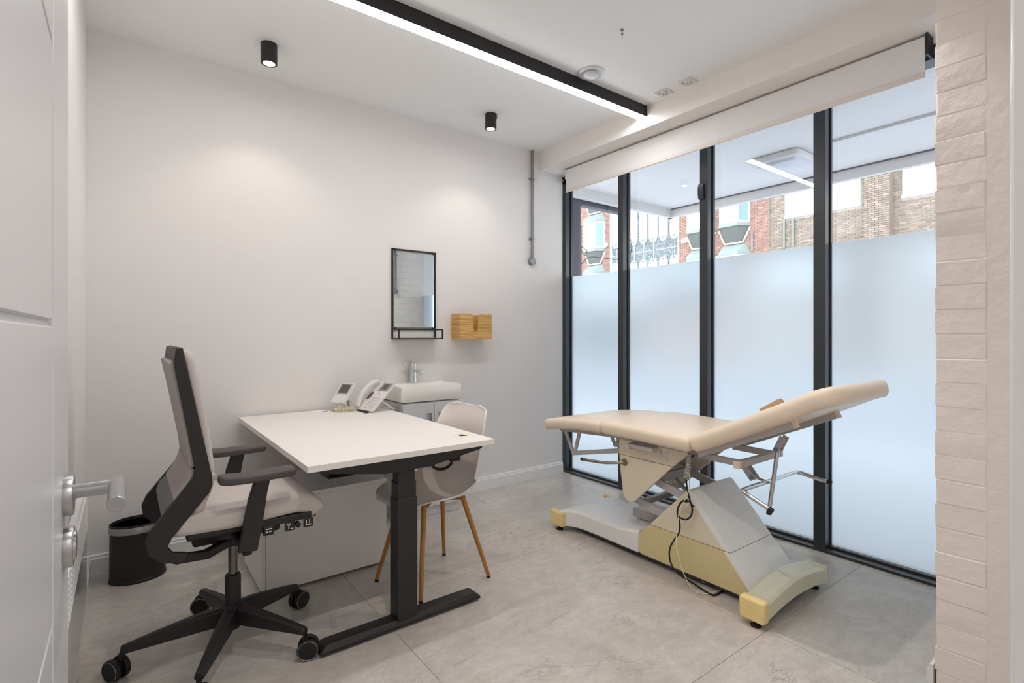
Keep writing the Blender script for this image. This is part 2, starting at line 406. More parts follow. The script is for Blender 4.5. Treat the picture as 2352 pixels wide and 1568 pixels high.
# door leaf (open against the left wall)
DX = -.063; D0, D1 = .155, .963
dr = settle('door_1', (DX, D0, 0)); dr['label'] = 'open white panelled door with brushed steel lever handle'
obj('door_leaf', B(((DX - .04, D0, .008), (DX - .004, D1, 2.03))), 'door', dr, bevel=.002)
VG = .766; gz = [.008, .249, .573, .897, 1.233, 1.545, 1.869, 2.03]
obj('door_stile', B(((DX - .006, VG + .003, .008), (DX, D1, 2.03))), 'door', dr, bevel=.002)
for a, b in zip(gz, gz[1:]): obj('door_panel', B(((DX - .006, D0, a + .003), (DX, VG - .003, b - .003))), 'door', dr, bevel=.002)
def rose(yc, zc, parent):
    bm = bmesh.new(); lathe(bm, [(.001, 0), (.0265, 0), (.0265, .009), (.0255, .0105), (.001, .0105)], (DX, yc, zc), 32, 'x'); return obj('handle_rose', bm, 'steel', parent)
HY = .897
hd = rose(HY, 1.008, dr); hd.name = 'door_handle'; ORG['door_handle'] = ORG[dr.name]
bm = bmesh.new(); tube(bm, [(DX + .008, HY, 1.012), (DX + .058, HY, 1.012)], .0095, 20); obj('lever_stem', bm, 'steel', hd, bevel=.0008)
bm = bmesh.new(); tube(bm, [(DX + .056, HY + .012, 1.014), (DX + .056, HY - .1, 1.012)], .0098, 24); obj('lever_grip', bm, 'steel', hd, bevel=.001)
lk = rose(HY, .940, dr); lk.name = 'lock_rose'; ORG['lock_rose'] = ORG[dr.name]
bm = bmesh.new(); lathe(bm, [(.001, .01), (.020, .01), (.019, .013), (.001, .013)], (DX, HY, .940), 24, 'x'); obj('lock_cover', bm, 'steel', lk)

# ------------------------------------------------------------------ window wall
wn = settle('window_1', (XW, 2.0, 0)); wn['label'] = 'floor to ceiling window in slim black frames with frosted lower panes'
def wp(name, m, *bs, bevel=.002, label=None, kind=None): return obj(name, B(*bs), m, wn, bevel, label=label, kind=kind)
mull = [(3.36, 3.42), (2.702, 2.753), (1.968, 2.026), (1.240, 1.303)]
for a, b in mull:
    fo = wp('mullion', 'alu', ((XW, a, 0), (XW + .045, b, 2.66)))
    obj('glazing_bead', B(((XW + .045, a + .006, .02), (XW + .062, b - .004, 2.66)), ((XW + .062, a - .004, .02), (XG + .01, b + .004, 2.66))), 'alu', fo, bevel=.001)
wp('sill', 'alu', ((XW - .002, .45, 0), (XW + .05, 3.42, .016)), ((XW + .05, .45, 0), (XG + .04, 3.42, .028)))
wp('head', 'alu', ((XW, .45, 2.56), (XG + .03, 3.42, 2.66)))
ed = [3.36, 2.753, 2.702, 2.026, 1.968, 1.303, 1.240, .45]
FZ = 1.742
for k in range(4):
    y1, y0 = ed[2 * k], ed[2 * k + 1]
    wp('pane', 'glass', ((XG + .006, y0, .028), (XG + .007, y1, 2.6)), bevel=0)
    bm = bmesh.new(); bm.faces.new([bm.verts.new((XG + .0035, yy, zz)) for yy, zz in ((y0 - .002, .028), (y0 - .002, FZ), (y1 + .002, FZ), (y1 + .002, .028))])
    obj('frosted_film', bm, 'film', wn, smooth=False, label='frosted privacy film on the lower glass')
# latch on the third upright
bm = bmesh.new(); prism(bm, [(XW - .012, 2.14), (XW - .02, 2.17), (XW - .02, 2.215), (XW - .012, 2.245), (XW + .002, 2.245), (XW + .002, 2.14)], 'y', 1.99, 2.03)
obj('window_latch', bm, 'alu', wn, bevel=.003)
obj('filler', B(((3.106, 3.37, 2.585), (3.13, 3.386, 2.60))), 'dirt', wn, bevel=.003, label='crumbled yellow filler at the top corner')

# ================================================================== OUTSIDE
pv = obj('pavement', B(((3.3, -14, -.3), (7.5, 34, -.03))), 'paving', None, kind='structure', smooth=False)
obj('road', B(((7.5, -14, -.3), (18.5, 34, -.15))), 'asphalt', None, kind='structure', smooth=False)
obj('pavement_far', B(((18.5, -14, -.3), (22, 34, -.05))), 'paving', None, kind='structure', smooth=False)
cn = thing('canopy', (3.3, 0, 2.75), 'pale grey concrete canopy over the pavement outside the window', 'canopy')
CE = 5.39; CYE = 3.90
obj('soffit', B(((3.25, -6, 2.75), (CE, CYE, 2.9))), 'soffit', cn, smooth=False)
obj('fascia', B(((CE - .06, -6, 2.65), (CE, CYE, 2.9)), ((3.25, CYE - .06, 2.65), (CE, CYE, 2.9))), 'soffit', cn, bevel=.004)
obj('conduit', B(((4.44, -3, 2.728), (4.49, 1.75, 2.75))), 'soffit', cn, bevel=.002)
obj('groove', B(((CE - .085, -6, 2.742), (CE - .062, CYE - .08, 2.75))), 'columnext', cn)
bl = thing('bulkhead_lamp', (4.57, 2.14, 2.75), 'square grey bulkhead lamp on the canopy ceiling outside', 'lamp')
bm = bmesh.new(); loft(bm, [[(4.57 + u, 2.14 + v, z) for u, v in rrect(s, s, .06)] for s, z in ((.40, 2.75), (.42, 2.74), (.42, 2.70), (.40, 2.69))]); obj('housing', bm, 'soffit', bl, bevel=.004)
bm = bmesh.new(); loft(bm, [[(4.57 + u, 2.14 + v, z) for u, v in rrect(s, s, .05)] for s, z in ((.36, 2.69), (.34, 2.665), (.25, 2.645))]); obj('diffuser', bm, mat('prismatic_cover', 'c3c6cc', .3), bl)
cl = thing('column', (3.78, 4.03, 0), 'dark grey steel column outside left of the window', 'column')
obj('shaft', B(((3.60, 3.93, -.03), (3.89, 4.1, 2.75))), 'columnext', cl, bevel=.006)
obj('base_plate', B(((3.56, 3.9, -.03), (3.93, 4.14, 0))), 'columnext', cl)
bs = thing('steel_beam', (4.4, 3.97, 2.6), 'dark steel beam along the left edge of the canopy', 'beam')
obj('web', B(((3.89, 3.955, 2.615), (4.58, 3.97, 2.67))), 'columnext', bs); obj('flange', B(((3.89, 3.92, 2.605), (4.58, 4.005, 2.615)), ((3.89, 3.92, 2.668), (4.58, 4.005, 2.678))), 'columnext', bs)
aw = thing('garden_wall', (4.0, 4.3, 0), 'rough dark wall end standing beyond the column', 'wall')
obj('core', B(((3.98, 4.15, -.03), (4.12, 4.45, 2.45))), mat('rough_render', '4d4742', .9, noise=.3, nscale=30, bump=.6, bscale=30, bdist=.01), aw, bevel=.006)
wi = bmesh.new(); tube(wi, [(4.12, 4.25, 2.30), (4.2, 4.27, 2.26), (4.3, 4.25, 2.2), (4.22, 4.2, 2.13), (4.15, 4.2, 2.2), (4.13, 4.22, 2.32)], .004, 6, 5)
tube(wi, [(4.50, 3.96, 2.60), (4.70, 4.03, 2.5), (4.93, 4.12, 2.35), (4.98, 4.18, 2.2), (4.9, 4.2, 2.14), (4.6, 4.2, 2.13), (4.3, 4.2, 2.12), (4.17, 4.2, 2.03)], .004, 6, 5)
tag(obj('loose_cable', wi, 'rubber'), 'thin black cable looping loosely from the steel beam outside', 'cable')

FX = 22.0
def FA(px, py, x=FX):
    u = (px - 1176) / 1181; v = -(py - 769) / 1181; r = (FW[0] + u * RT[0], FW[1] + u * RT[1]); t = x / r[0]; return r[1] * t, H + v * t
def ext_window(parent, y0, y1, z0, z1, x, lights=2, transom=None, pane='extpane'):
    b = B(((x - .08, y0, z0 + .05), (x, y0 + .07, z1 - .08)), ((x - .08, y1 - .07, z0 + .05), (x, y1, z1 - .08)), ((x - .08, y0, z1 - .08), (x, y1, z1)), ((x - .1, y0 - .04, z0 - .05), (x, y1 + .04, z0 + .05)))
    for k in range(1, lights):
        yc = y0 + (y1 - y0) * k / lights; box(b, (x - .07, yc - .05, z0 + .05), (x, yc + .05, z1 - .08))
    if transom: box(b, (x - .07, y0, z0 + (z1 - z0) * transom - .03), (x, y1, z0 + (z1 - z0) * transom + .03))
    f = obj('window_frame', b, 'upvc', parent, smooth=False)
    for k in range(lights):
        a = y0 + (y1 - y0) * k / lights; c = y0 + (y1 - y0) * (k + 1) / lights
        obj('pane', B(((x - .03, a + .06, z0 + .04), (x - .02, c - .06, z1 - .06))), pane, f, smooth=False)
def courses(parent, m, y0, y1, z0, z1, x, holes, bl=.225, bh=.075, proud=.02):
    bm = bmesh.new(); k = 0; z = z0
    while z < z1:
        y = y0 - (bl / 2 if k % 2 else 0)
        while y < y1:
            a, b = max(y + .008, y0), min(y + bl - .008, y1)
            seg = [(a, b)]
            for h in holes:
                if z < h[3] and z + bh > h[2]: seg = [q for p, t in seg for q in ((p, min(t, h[0])), (max(p, h[1]), t)) if q[1] - q[0] > .001]
            for a, b in seg:
                if b - a < .02: continue
                e = proud + random.uniform(0, .005); zt = z + bh - .016
                v = [bm.verts.new(p) for p in ((x, a, z), (x, b, z), (x, b, zt), (x, a, zt), (x - e, a, z), (x - e, b, z), (x - e, b, zt), (x - e, a, zt))]
                for f in ((4, 5, 6, 7), (0, 1, 5, 4), (1, 2, 6, 5), (2, 3, 7, 6), (3, 0, 4, 7)): bm.faces.new([v[i] for i in f])
            y += bl
        z += bh; k += 1
    return obj('brick_courses', bm, m, parent, smooth=False, kind='stuff')
# brown brick block
b1 = thing('brown_brick_building', (FX, 3, 0), 'brown brick block with wide white windows across the street', 'building')
obj('wall', B(((FX, -12, -.05), (FX + 6, 10.9, 13))), 'mortar', b1, smooth=False)
wz0 = FA(1978, 470)[1]; wz1 = wz0 + .95
holes = []
for k, (pa, pb) in enumerate(((1978, 1805), (2262, 2075))):
    a, b = FA(pa, 500)[0], FA(pb, 500)[0]
    ext_window(b1, a, b, wz0, wz1, FX, 4 if k == 0 else 3); obj('lintel', B(((FX - .12, a - .04, wz1 + .001), (FX, b + .04, wz1 + .12))), 'upvc', b1, smooth=False)
    holes.append((a - .05, b + .05, wz0 - .06, wz1 + .12))
ext_window(b1, -8, -4, wz0, wz1, FX, 4); ext_window(b1, -8, -4, wz0 - 3, wz1 - 3, FX, 4); ext_window(b1, 6.5, 10, wz0 - 3, wz1 - 3, FX, 4); ext_window(b1, 1, 5, wz0 - 3, wz1 - 3, FX, 4)
pa, pb = FA(2044, 480, FX - .35)[0], FA(1993, 480)[0]
obj('pier', B(((FX - .35, pa, -.05), (FX, pb, 12.6))), mat('pier_brick', '82766a', .85, noise=.15, nscale=9), b1, smooth=False)
courses(b1, 'brownbrick', 3.6, 10.9, 4.4, 8.2, FX, holes + [(pa, pb, 0, 20)])
courses(b1, 'brownbrick', pa, pb, 4.4, 8.2, FX - .35, [])
dp = bmesh.new()
for px in (1803, 1824): y = FA(px, 530)[0]; tube(dp, [(FX - .08, y, wz0 - .05), (FX - .08, y, wz0 - 1.25)], .035, 8)
obj('drain_pipe', dp, 'lead', b1)
# red brick block with bays
b2 = thing('red_brick_building', (FX, 13, 0), 'red brick building with canted bay windows next to the brown block', 'building')
ye = FA(1562, 550)[0]
obj('wall', B(((FX - .12, 10.9, -.05), (FX + 6, ye, 13))), 'mortarred', b2, smooth=False)
def trap(y0, y1, p, c, x, z): return [(x, y0, z), (x - p, y0 + c, z), (x - p, y1 - c, z), (x, y1, z)]
def bay(parent, y0, y1, zb, x):
    z0, z1 = zb, zb + 1.55; p, c = .5, .3
    f = bmesh.new(); loft(f, [trap(y0, y1, p, c, x, z0 + .0), trap(y0, y1, p, c, x, z0 + .1)]); loft(f, [trap(y0, y1, p, c, x, z1 - .1), trap(y0, y1, p, c, x, z1)])
    for (xx, yy) in ((x - .02, y0 + .03), (x - p + .01, y0 + c), (x - p + .01, y1 - c), (x - .02, y1 - .03)): box(f, (xx - .03, yy - .055, z0), (xx + .03, yy + .055, z1))
    fr = obj('bay_frame', f, 'upvc', parent, smooth=False)
    g = bmesh.new(); loft(g, [[(x - p + .03, y0 + c, z) if i == 1 else q for i, q in enumerate(trap(y0 + .03, y1 - .03, p - .03, c, x, z))] for z in (z0 + .08, z1 - .08)]); obj('bay_glazing', g, 'extpane', fr, smooth=False)
    g = bmesh.new(); v = [g.verts.new(q) for q in ((x - .05, y0 + .045, z0 + .1), (x - p - .0, y0 + c - .02, z0 + .1), (x - p - .0, y0 + c - .02, z1 - .1), (x - .05, y0 + .045, z1 - .1))]; g.faces.new(v); obj('side_pane', g, 'extpane2', fr, smooth=False)
    s = bmesh.new(); loft(s, [trap(y0 - .05, y1 + .05, p + .06, c, x, z0 - .16), trap(y0 - .05, y1 + .05, p + .06, c, x, z0)]); obj('bay_sill', s, 'lead', parent, smooth=False)
    s = bmesh.new(); loft(s, [trap(y0 + .3, y1 - .3, .06, .02, x, z0 - .8), trap(y0, y1, p, c, x, z0 - .16)]); obj('bay_corbel', s, 'leaddark', parent, smooth=False)
    s = bmesh.new()
    for q0, q1 in (((x - .03, y0 - .05, z0 - .2), (x - .09, y0 + .26, z0 - .84)), ((x - .09, y0 + .26, z0 - .84), (x - .09, y1 - .26, z0 - .84)), ((x - .09, y1 - .26, z0 - .84), (x - .03, y1 + .05, z0 - .2))): bar(s, q0, q1, .06, .06)
    obj('corbel_edging', s, 'upvc', parent, smooth=False)
    s = bmesh.new(); loft(s, [trap(y0 - .06, y1 + .06, p + .08, c, x, z1), trap(y0 - .06, y1 + .06, p + .08, c, x, z1 + .12), trap(y0 + .15, y1 - .15, .05, .03, x, z1 + .5)]); obj('bay_hood', s, 'lead', parent, smooth=False)
x2 = FX - .12
BZ = FA(1690, 511, x2 - .4)[1]
ba = FA(1722, 500, x2)[0]; bb = FA(1655, 500, x2)[0]
ca = FA(1640, 500, x2)[0] - .0; cb = FA(1582, 500, x2)[0]; ca = cb - (bb - ba)
for zb in (BZ, BZ - 2.95, BZ + 2.95):
    bay(b2, ba, bb, zb, x2)
    bay(b2, ca, cb, zb, x2)
courses(b2, 'redbrick', 10.9, ye, 4.4, 8.8, x2, [(q0 - .02, q1 + .02, z - .3, z + 1.6) for q0, q1 in ((ba, bb), (ca, cb)) for z in (BZ, BZ - 2.95)])
def facade_pt(px, py, x): y, z = FA(px, py, x); return (x, y, z)
def alarm(px, py, x, label):
    y, z = FA(px, py, x); bm = bmesh.new(); prism(bm, [(y + .13 * math.sin(a), z + .15 * math.cos(a)) for a in (PI + k * 2 * PI / 5 for k in range(5))], 'x', x - .1, x)
    tag(obj('alarm_box', bm, 'upvc', bevel=.01), label, 'alarm box')
alarm(1650, 594, x2 - .03, 'white five sided alarm box between red brick bays')
y, z = FA(1573, 552, x2 - .03); sg = thing('wall_sign', (x2 - .03, y, z), 'small white rectangular plate fixed to red brick beside the grey slab building', 'sign')
obj('plate', B(((x2 - .06, y - .2, z - .12), (x2 - .02, y + .2, z + .12))), 'upvc', sg, bevel=.01)
pp = bmesh.new(); y = FA(1733, 550)[0]; tube(pp, [(x2 - .08, y, FA(1733, 535)[1]), (x2 - .08, y, FA(1733, 577)[1])], .035, 8); obj('drain_pipe', pp, 'lead', b2)
# grey slab building
b3 = thing('slab_building', (FX, 17, 0), 'grey speckled slab fronted building with narrow tall white windows', 'building')
y3 = FA(1404, 550)[0]
obj('wall', B(((FX, ye, -.05), (FX + 6, y3, 13))), 'terrazzo', b3, smooth=False)
obj('edge_strip', B(((FX - .1, ye, -.05), (FX, ye + .07, 13)), ((FX - .1, y3 - .07, -.05), (FX, y3, 13))), 'upvc', b3, smooth=False)
sw = [(1449.7, 1464.5), (1470.6, 1487), (1492.5, 1510.4), (1516, 1534), (1541, 1559), (1430, 1444), (1408, 1424)]
sz = FA(1550, 537)[1]; az = FA(1550, 586)[1]
for a, b in sw:
    y0, y1 = FA(b, 540)[0], FA(a, 540)[0]
    for dz in (0, -3.6):
        z0 = sz + dz; z1 = z0 + 2.1; c = .14
        if dz: z1 = az
        oc = [(y0, z0), (y0 + c, z0 - .22), (y1 - c, z0 - .22), (y1, z0), (y1, z1 - .2), (y1 - c, z1), (y0 + c, z1), (y0, z1 - .2)]
        ic = [(y0 + .05, z0 + .02), (y0 + c, z0 - .15), (y1 - c, z0 - .15), (y1 - .05, z0 + .02), (y1 - .05, z1 - .22), (y1 - c, z1 - .06), (y0 + c, z1 - .06), (y0 + .05, z1 - .22)]
        bm = bmesh.new(); O = [[bm.verts.new((xx, p, q)) for p, q in L_] for xx, L_ in ((FX, oc), (FX - .09, oc), (FX - .09, ic), (FX, ic))]
        for r0, r1 in zip(O, O[1:]):
            for i in range(8): j = (i + 1) % 8; bm.faces.new((r0[i], r0[j], r1[j], r1[i]))
        su = obj('window_surround', bm, 'upvc', b3, smooth=False)
        f = B(((FX - .05, y0 + .05, z0 + .08), (FX - .01, y0 + .13, z1 - .3)), ((FX - .05, y1 - .12, z0 + .08), (FX - .01, y1 - .05, z1 - .3)), ((FX - .05, y0 + .05, z0 + .0), (FX - .01, y1 - .05, z0 + .08)), ((FX - .048, y0 + .131, z0 + .95), (FX - .012, y1 - .121, z0 + 1.03)), ((FX - .05, y0 + .05, z1 - .3), (FX - .01, y1 - .05, z1 - .2)))
        bm = bmesh.new(); prism(bm, ic, 'x', FX - .008, FX - .004); obj('window_apron', bm, 'lead', su, smooth=False)
        obj('sash', f, 'upvc', su, smooth=False)
        obj('pane', B(((FX - .03, y0 + .1, z0 + .05), (FX - .02, y1 - .1, z1 - .12))), 'extpane', su, smooth=False)
jl = bmesh.new()
for a, b in sw: yc = FA((a + b) / 2, 560)[0]; box(jl, (FX - .012, yc - .012, az), (FX, yc + .012, sz - .22))
zj = FA(1550, 567)[1]; box(jl, (FX - .012, ye, zj), (FX, y3, zj + .022)); obj('panel_joint', jl, 'upvc', b3, smooth=False)
# left red brick building
b4 = thing('left_brick_building', (FX, 24, 0), 'pinkish brick building with one bay window, furthest left across the street', 'building')
obj('wall', B(((x2, y3, -.05), (FX + 6, 33, 13))), 'mortarred', b4, smooth=False)
da = FA(1389, 550, x2)[0]; db = da + (bb - ba) * 1.03
for zb in (BZ, BZ - 2.95, BZ + 2.95): bay(b4, da, db, zb, x2)
courses(b4, 'redbrick', y3, 24, 4.4, 10, x2, [(da - .02, db + .02, z - .3, z + 1.6) for z in (BZ, BZ - 2.95)])
alarm(1393, 562, x2 - .03, 'white alarm box beside the leftmost bay window')

# ================================================================== ROOM FITTINGS
# roller blind
rb = thing('roller_blind', (2.98, 1.97, 2.62), 'white roller blind rolled up above the window, hanging from the beam', 'blind')
BY0, BY1 = .755, 3.20
bm = bmesh.new(); tube(bm, [(3.035, BY0 + .01, 2.582), (3.035, BY1 - .01, 2.582)], .038, 24); obj('roll', bm, 'blind', rb)
obj('fabric', B(((2.990, BY0, 2.43), (2.994, BY1, 2.617)), ((2.990, BY0, 2.614), (3.035, BY1, 2.6175))), 'blind', rb, bevel=.001)
obj('hem_bar', B(((2.986, BY0, 2.425), (2.999, BY1, 2.452))), 'blindbar', rb, bevel=.003)
obj('bracket', B(((2.985, BY1 + .003, 2.54), (3.07, BY1 + .009, 2.63)), ((2.985, BY1 + .003, 2.624), (3.07, BY1 + .035, 2.63))), 'socket', rb)
obj('bracket', B(((2.985, BY0 - .012, 2.53), (3.07, BY0 - .004, 2.63))), 'plastic', rb)
# strip light
ln = thing('linear_light', (1.4, 2.27, ZC), 'long black linear strip light fixed to the ceiling', 'lamp')
obj('housing', B(((-.1, 2.236, 2.703), (2.845, 2.30, ZC))), 'black', ln, bevel=.001)
obj('diffuser', B(((-.095, 2.239, 2.6985), (2.842, 2.297, 2.7035))), 'strip', ln, label='glowing white diffuser')
# spots
def spot(x, y, label):
    t = thing('ceiling_spotlight', (x, y, ZC), label, 'lamp', 'black cylinder spotlights on the ceiling')
    zb = 2.672; bm = bmesh.new(); lathe(bm, [(.001, ZC), (.041, ZC), (.041, zb + .002), (.039, zb), (.031, zb), (.0285, zb + .006), (.001, zb + .006)], (x, y, 0), 36); obj('body', bm, 'black', t)
    bm = bmesh.new(); lathe(bm, [(.001, zb + .001), (.027, zb + .001), (.027, zb + .005), (.001, zb + .005)], (x, y, 0), 32); obj('lens', bm, 'lens', t)
    d = bpy.data.lights.new('spot', 'SPOT'); d.energy = SPOT_POWER if y > 2 else NEAR_FILL; d.color = (1, .88, .77) if y > 2 else (1, .95, .90); d.spot_size = math.radians(112); d.spot_blend = .55; d.shadow_soft_size = .025
    o = bpy.data.objects.new('lamp_light', d); C.objects.link(o); o.parent = t; o.location = (0, 0, zb - .004 - ZC)
    return t
spot(.622, 2.985, 'black cylinder spotlight above the office chair and desk')
s2 = spot(2.07, 2.99, 'black cylinder spotlight above the mirror and sink, with white chip')
spot(.622, 1.0, 'black cylinder spotlight added unseen as fill in the near half of the ceiling, left'); spot(2.07, 1.0, 'black cylinder spotlight added unseen as fill in the near half of the ceiling, right')  # both added above the view as fill light
obj('chip', B(((2.103, 2.955, 2.745), (2.114, 2.985, 2.776))), 'paper', s2, label='white chipped corner')
# vent
vt = thing('ceiling_vent', (2.215, 2.155, ZC), 'round white air valve in the ceiling', 'vent')
bm = bmesh.new(); lathe(bm, [(.058, ZC), (.082, ZC), (.080, ZC - .006), (.064, ZC - .010), (.058, ZC - .004)], (2.215, 2.155, 0), 40); obj('collar', bm, 'socket', vt)
bm = bmesh.new(); lathe(bm, [(.001, ZC - .0005), (.058, ZC - .0005), (.058, ZC - .002), (.001, ZC - .002)], (2.215, 2.155, 0), 32); obj('opening', bm, 'hole', vt)
bm = bmesh.new(); lathe(bm, [(.001, ZC - .006), (.044, ZC - .006), (.047, ZC - .012), (.043, ZC - .022), (.03, ZC - .028), (.001, ZC - .03)], (2.215, 2.155, 0), 40); obj('disc', bm, 'socket', vt)
# ceiling sockets
for y, lb in ((1.868, 'white ceiling socket plate nearer the right wall'), (2.045, 'white ceiling socket plate nearer the strip light')):
    t = thing('ceiling_socket', (2.767, y, ZC), lb, 'socket', 'socket plates on the ceiling')
    obj('plate', B(((2.724, y - .043, ZC - .006), (2.81, y + .043, ZC))), 'socket', t, bevel=.002)
    obj('pin_hole', B(*[((2.767 + a - .0035, y + b - .0035, ZC - .0066), (2.767 + a + .0035, y + b + .0035, ZC - .0055)) for a, b in ((-.015, .025), (-.015, -.025), (.01, .012), (.01, -.012), (.022, 0))]), 'hole', t)
# wire gripper
wg = thing('ceiling_hook', (2.029, 1.754, ZC), 'tiny steel suspension wire gripper on the bare ceiling', 'hook')
bm = bmesh.new(); lathe(bm, [(.001, ZC), (.008, ZC), (.008, ZC - .005), (.003, ZC - .007), (.003, ZC - .02), (.006, ZC - .021), (.006, ZC - .027), (.001, ZC - .029)], (2.029, 1.754, 0), 16); obj('stud', bm, 'galv', wg)
bm = bmesh.new(); tube(bm, [(2.029, 1.754, ZC - .028), (2.029, 1.754, ZC - .05)], .0008, 6); obj('wire', bm, 'galv', wg)
# conduit
def conduit(x, y, s, ztop, zbox, clips, label, nm):
    t = thing(nm, (x, y, zbox), label, 'conduit')
    yc = y + s * .02
    bm = bmesh.new(); tube(bm, [(x, yc, ztop), (x, yc, zbox + .03)], .0115, 14); obj('pipe', bm, 'galv', t)
    bm = bmesh.new(); lathe(bm, [(.001, 0), (.033, 0), (.033, s * .026), (.030, s * .031), (.001, s * .031)], (x, y, zbox), 28, 'y'); bxo = obj('junction_box', bm, 'galv', t)
    bm = bmesh.new(); tube(bm, [(x, yc, zbox + .025), (x, yc, zbox + .05)], .0135, 14); obj('collar', bm, 'galv', t)
    obj('cover_screw', B(*[((x + a - .003, y + s * .030, zbox + b - .003), (x + a + .003, y + s * .033, zbox + b + .003)) for a, b in ((-.012, .02), (.018, -.015))]), 'hole', bxo)
    for z in clips:
        bm = bmesh.new(); tube(bm, [(x, yc, z - .006), (x, yc, z + .006)], .0155, 14); box(bm, (x - .026, min(y, yc), z - .006), (x + .026, max(y, yc), z + .006))
        obj('saddle_clip', bm, 'galv', t, bevel=.002)
conduit(2.757, YB, -1, ZC, 1.842, (2.537, 2.035), 'grey steel conduit with round box on the wall beside the window', 'wall_conduit')
conduit(2.80, CY + .002, 1, ZC, 1.78, (2.25,), 'steel conduit with round box on the painted brick wall, seen in the mirror', 'brick_wall_conduit')
# heater
ht = thing('panel_heater', (XL, 2.3, .15), 'low white slatted panel heater on the left wall behind the door', 'heater')
HX = -.12; obj('body', B(((XL + .001, 1.55, .152), (HX - .004, 2.73, .585))), 'gloss', ht, bevel=.004)
obj('front_panel', B(((HX - .005, 1.55, .155), (HX, 2.728, .42))), mat('heater_gloss', 'a9adb2', .12), ht, bevel=.002)
for k in range(9): bm = bmesh.new(); bar(bm, (HX - .002, 1.56, .435 + k * .0165), (HX - .002, 2.725, .435 + k * .0165), .008, .008); obj('grille_slat', bm, 'gloss', ht, bevel=.001)

# mirror
mi = thing('wall_mirror', (1.668, YB, 1.19), 'black framed rectangular mirror with small shelf above the sink', 'mirror')
x0, x1, z0, z1 = 1.495, 1.843, 1.19, 1.828; t = .011; ya, yb = YB - .012, YB - .001
obj('frame', B(((x0, ya, z0), (x0 + t, yb, z1)), ((x1 - t, ya, z0), (x1, yb, z1)), ((x0, ya, z1 - t), (x1, yb, z1)), ((x0, ya, z0), (x1, yb, z0 + t)), ((x0, ya, 1.255), (x1, yb, 1.255 + t))), 'black', mi, bevel=.001)
gl = obj('mirror_glass', B(((x0 + .019, ya + .001, 1.275), (x1 - .019, ya + .006, z1 - .021))), 'mirror', mi)
obj('lug', B(*[((xx, ya + .002, zz), (xx + .007, yb, zz + .012)) for xx in (x0 + .022, x1 - .029) for zz in (1.264, z1 - .022)]), 'black', mi)
ys_ = 3.263; t = .009
sh = obj('shelf_rail', B(((x0, ys_, 1.19), (x0 + t, ys_ + t, 1.262)), ((x1 - t, ys_, 1.19), (x1, ys_ + t, 1.262)), ((x0, ys_, 1.253), (x1, ys_ + t, 1.262)), ((x0, ys_, 1.19), (x1, ys_ + t, 1.199)),
    ((x0, ys_, 1.19), (x0 + t, ya, 1.199)), ((x1 - t, ys_, 1.19), (x1, ya, 1.199)), ((x0, ys_, 1.253), (x0 + t, ya, 1.262)), ((x1 - t, ys_, 1.253), (x1, ya, 1.262))), 'black', mi, bevel=.0008)
obj('shelf_plate', B(((x0 + .002, ys_ + .004, 1.197), (x1 - .002, ya, 1.200))), mat('shelf_glass', 'b8b4b0', .3), mi)
# tissue box
tb = thing('tissue_box', (2.12, 3.258, 1.188), 'bamboo paper towel box with slot mounted on the wall', 'dispenser')
fx0, fx1, fy, fz0, fz1 = 1.979, 2.266, 3.258, 1.188, 1.378
pts = [(fx0, fz0), (fx1, fz0), (fx1, fz1), (2.165, fz1), (2.155, fz1 - .006), (2.142, fz1 - .008)] + [(2.119 + .0215 * math.cos(a), 1.268 + .0215 * math.sin(a)) for a in [-k * PI / 8 for k in range(9)]] + [(2.096, fz1 - .008), (2.082, fz1 - .006), (2.072, fz1), (fx0, fz1)]
bm = bmesh.new(); prism(bm, pts, 'y', fy, fy + .010); obj('front', bm, 'bamboo', tb, smooth=False)
obj('side', B(((fx0, fy + .0105, fz0), (fx0 + .010, YB, fz1))), 'bamboo', tb, bevel=.001)
obj('side', B(((fx1 - .010, fy + .0105, fz0), (fx1, YB, fz1))), 'bamboo', tb, bevel=.001)
obj('base', B(((fx0 + .01, fy + .0105, fz0), (fx1 - .01, YB, fz0 + .01))), 'bamboo', tb); obj('back', B(((fx0 + .01, YB - .01, fz0 + .01), (fx1 - .01, YB, fz1 - .004))), 'bamboo', tb)
# wash basin and unit
SX0, SX1, SY = 1.43, 1.882, 3.075
va = thing('vanity_unit', (1.655, 3.23, 0), 'gloss grey two door cabinet under the wash basin', 'cabinet')
obj('carcass', B(((SX0 + .01, SY + .02, .07), (SX1 - .008, YB - .001, .772))), 'vanity', va, bevel=.002)
obj('plinth', B(((SX0 + .012, SY + .03, 0), (SX1 - .012, YB - .02, .07))), 'vanity', va)
xm = 1.668
for a, b, hx in ((SX0 + .01, xm - .002, xm - .042), (xm + .002, SX1 - .008, xm + .045)):
    d = obj('door', B(((a, SY, .072), (b, SY + .018, .768))), 'vanity', va, bevel=.0015)
    obj('handle', B(((hx - .009, SY - .026, .555), (hx + .009, SY - .021, .70)), ((hx - .009, SY - .026, .69), (hx + .009, SY, .70)), ((hx - .009, SY - .026, .555), (hx + .009, SY, .565))), 'chrome', d, bevel=.0015)
ba_ = thing('wash_basin', (1.655, 3.23, .78), 'white ceramic rectangular wash basin with shallow bowl', 'basin')
bm = bmesh.new(); Z1 = .882; cx, cy = (SX0 + SX1) / 2, (SY + YB) / 2; W, D_ = SX1 - SX0, YB - SY - .002
def rg(w, d, r, z, oy=0): return [(cx + u, cy - .001 + oy + v, z) for u, v in rrect(w, d, r, 6)]
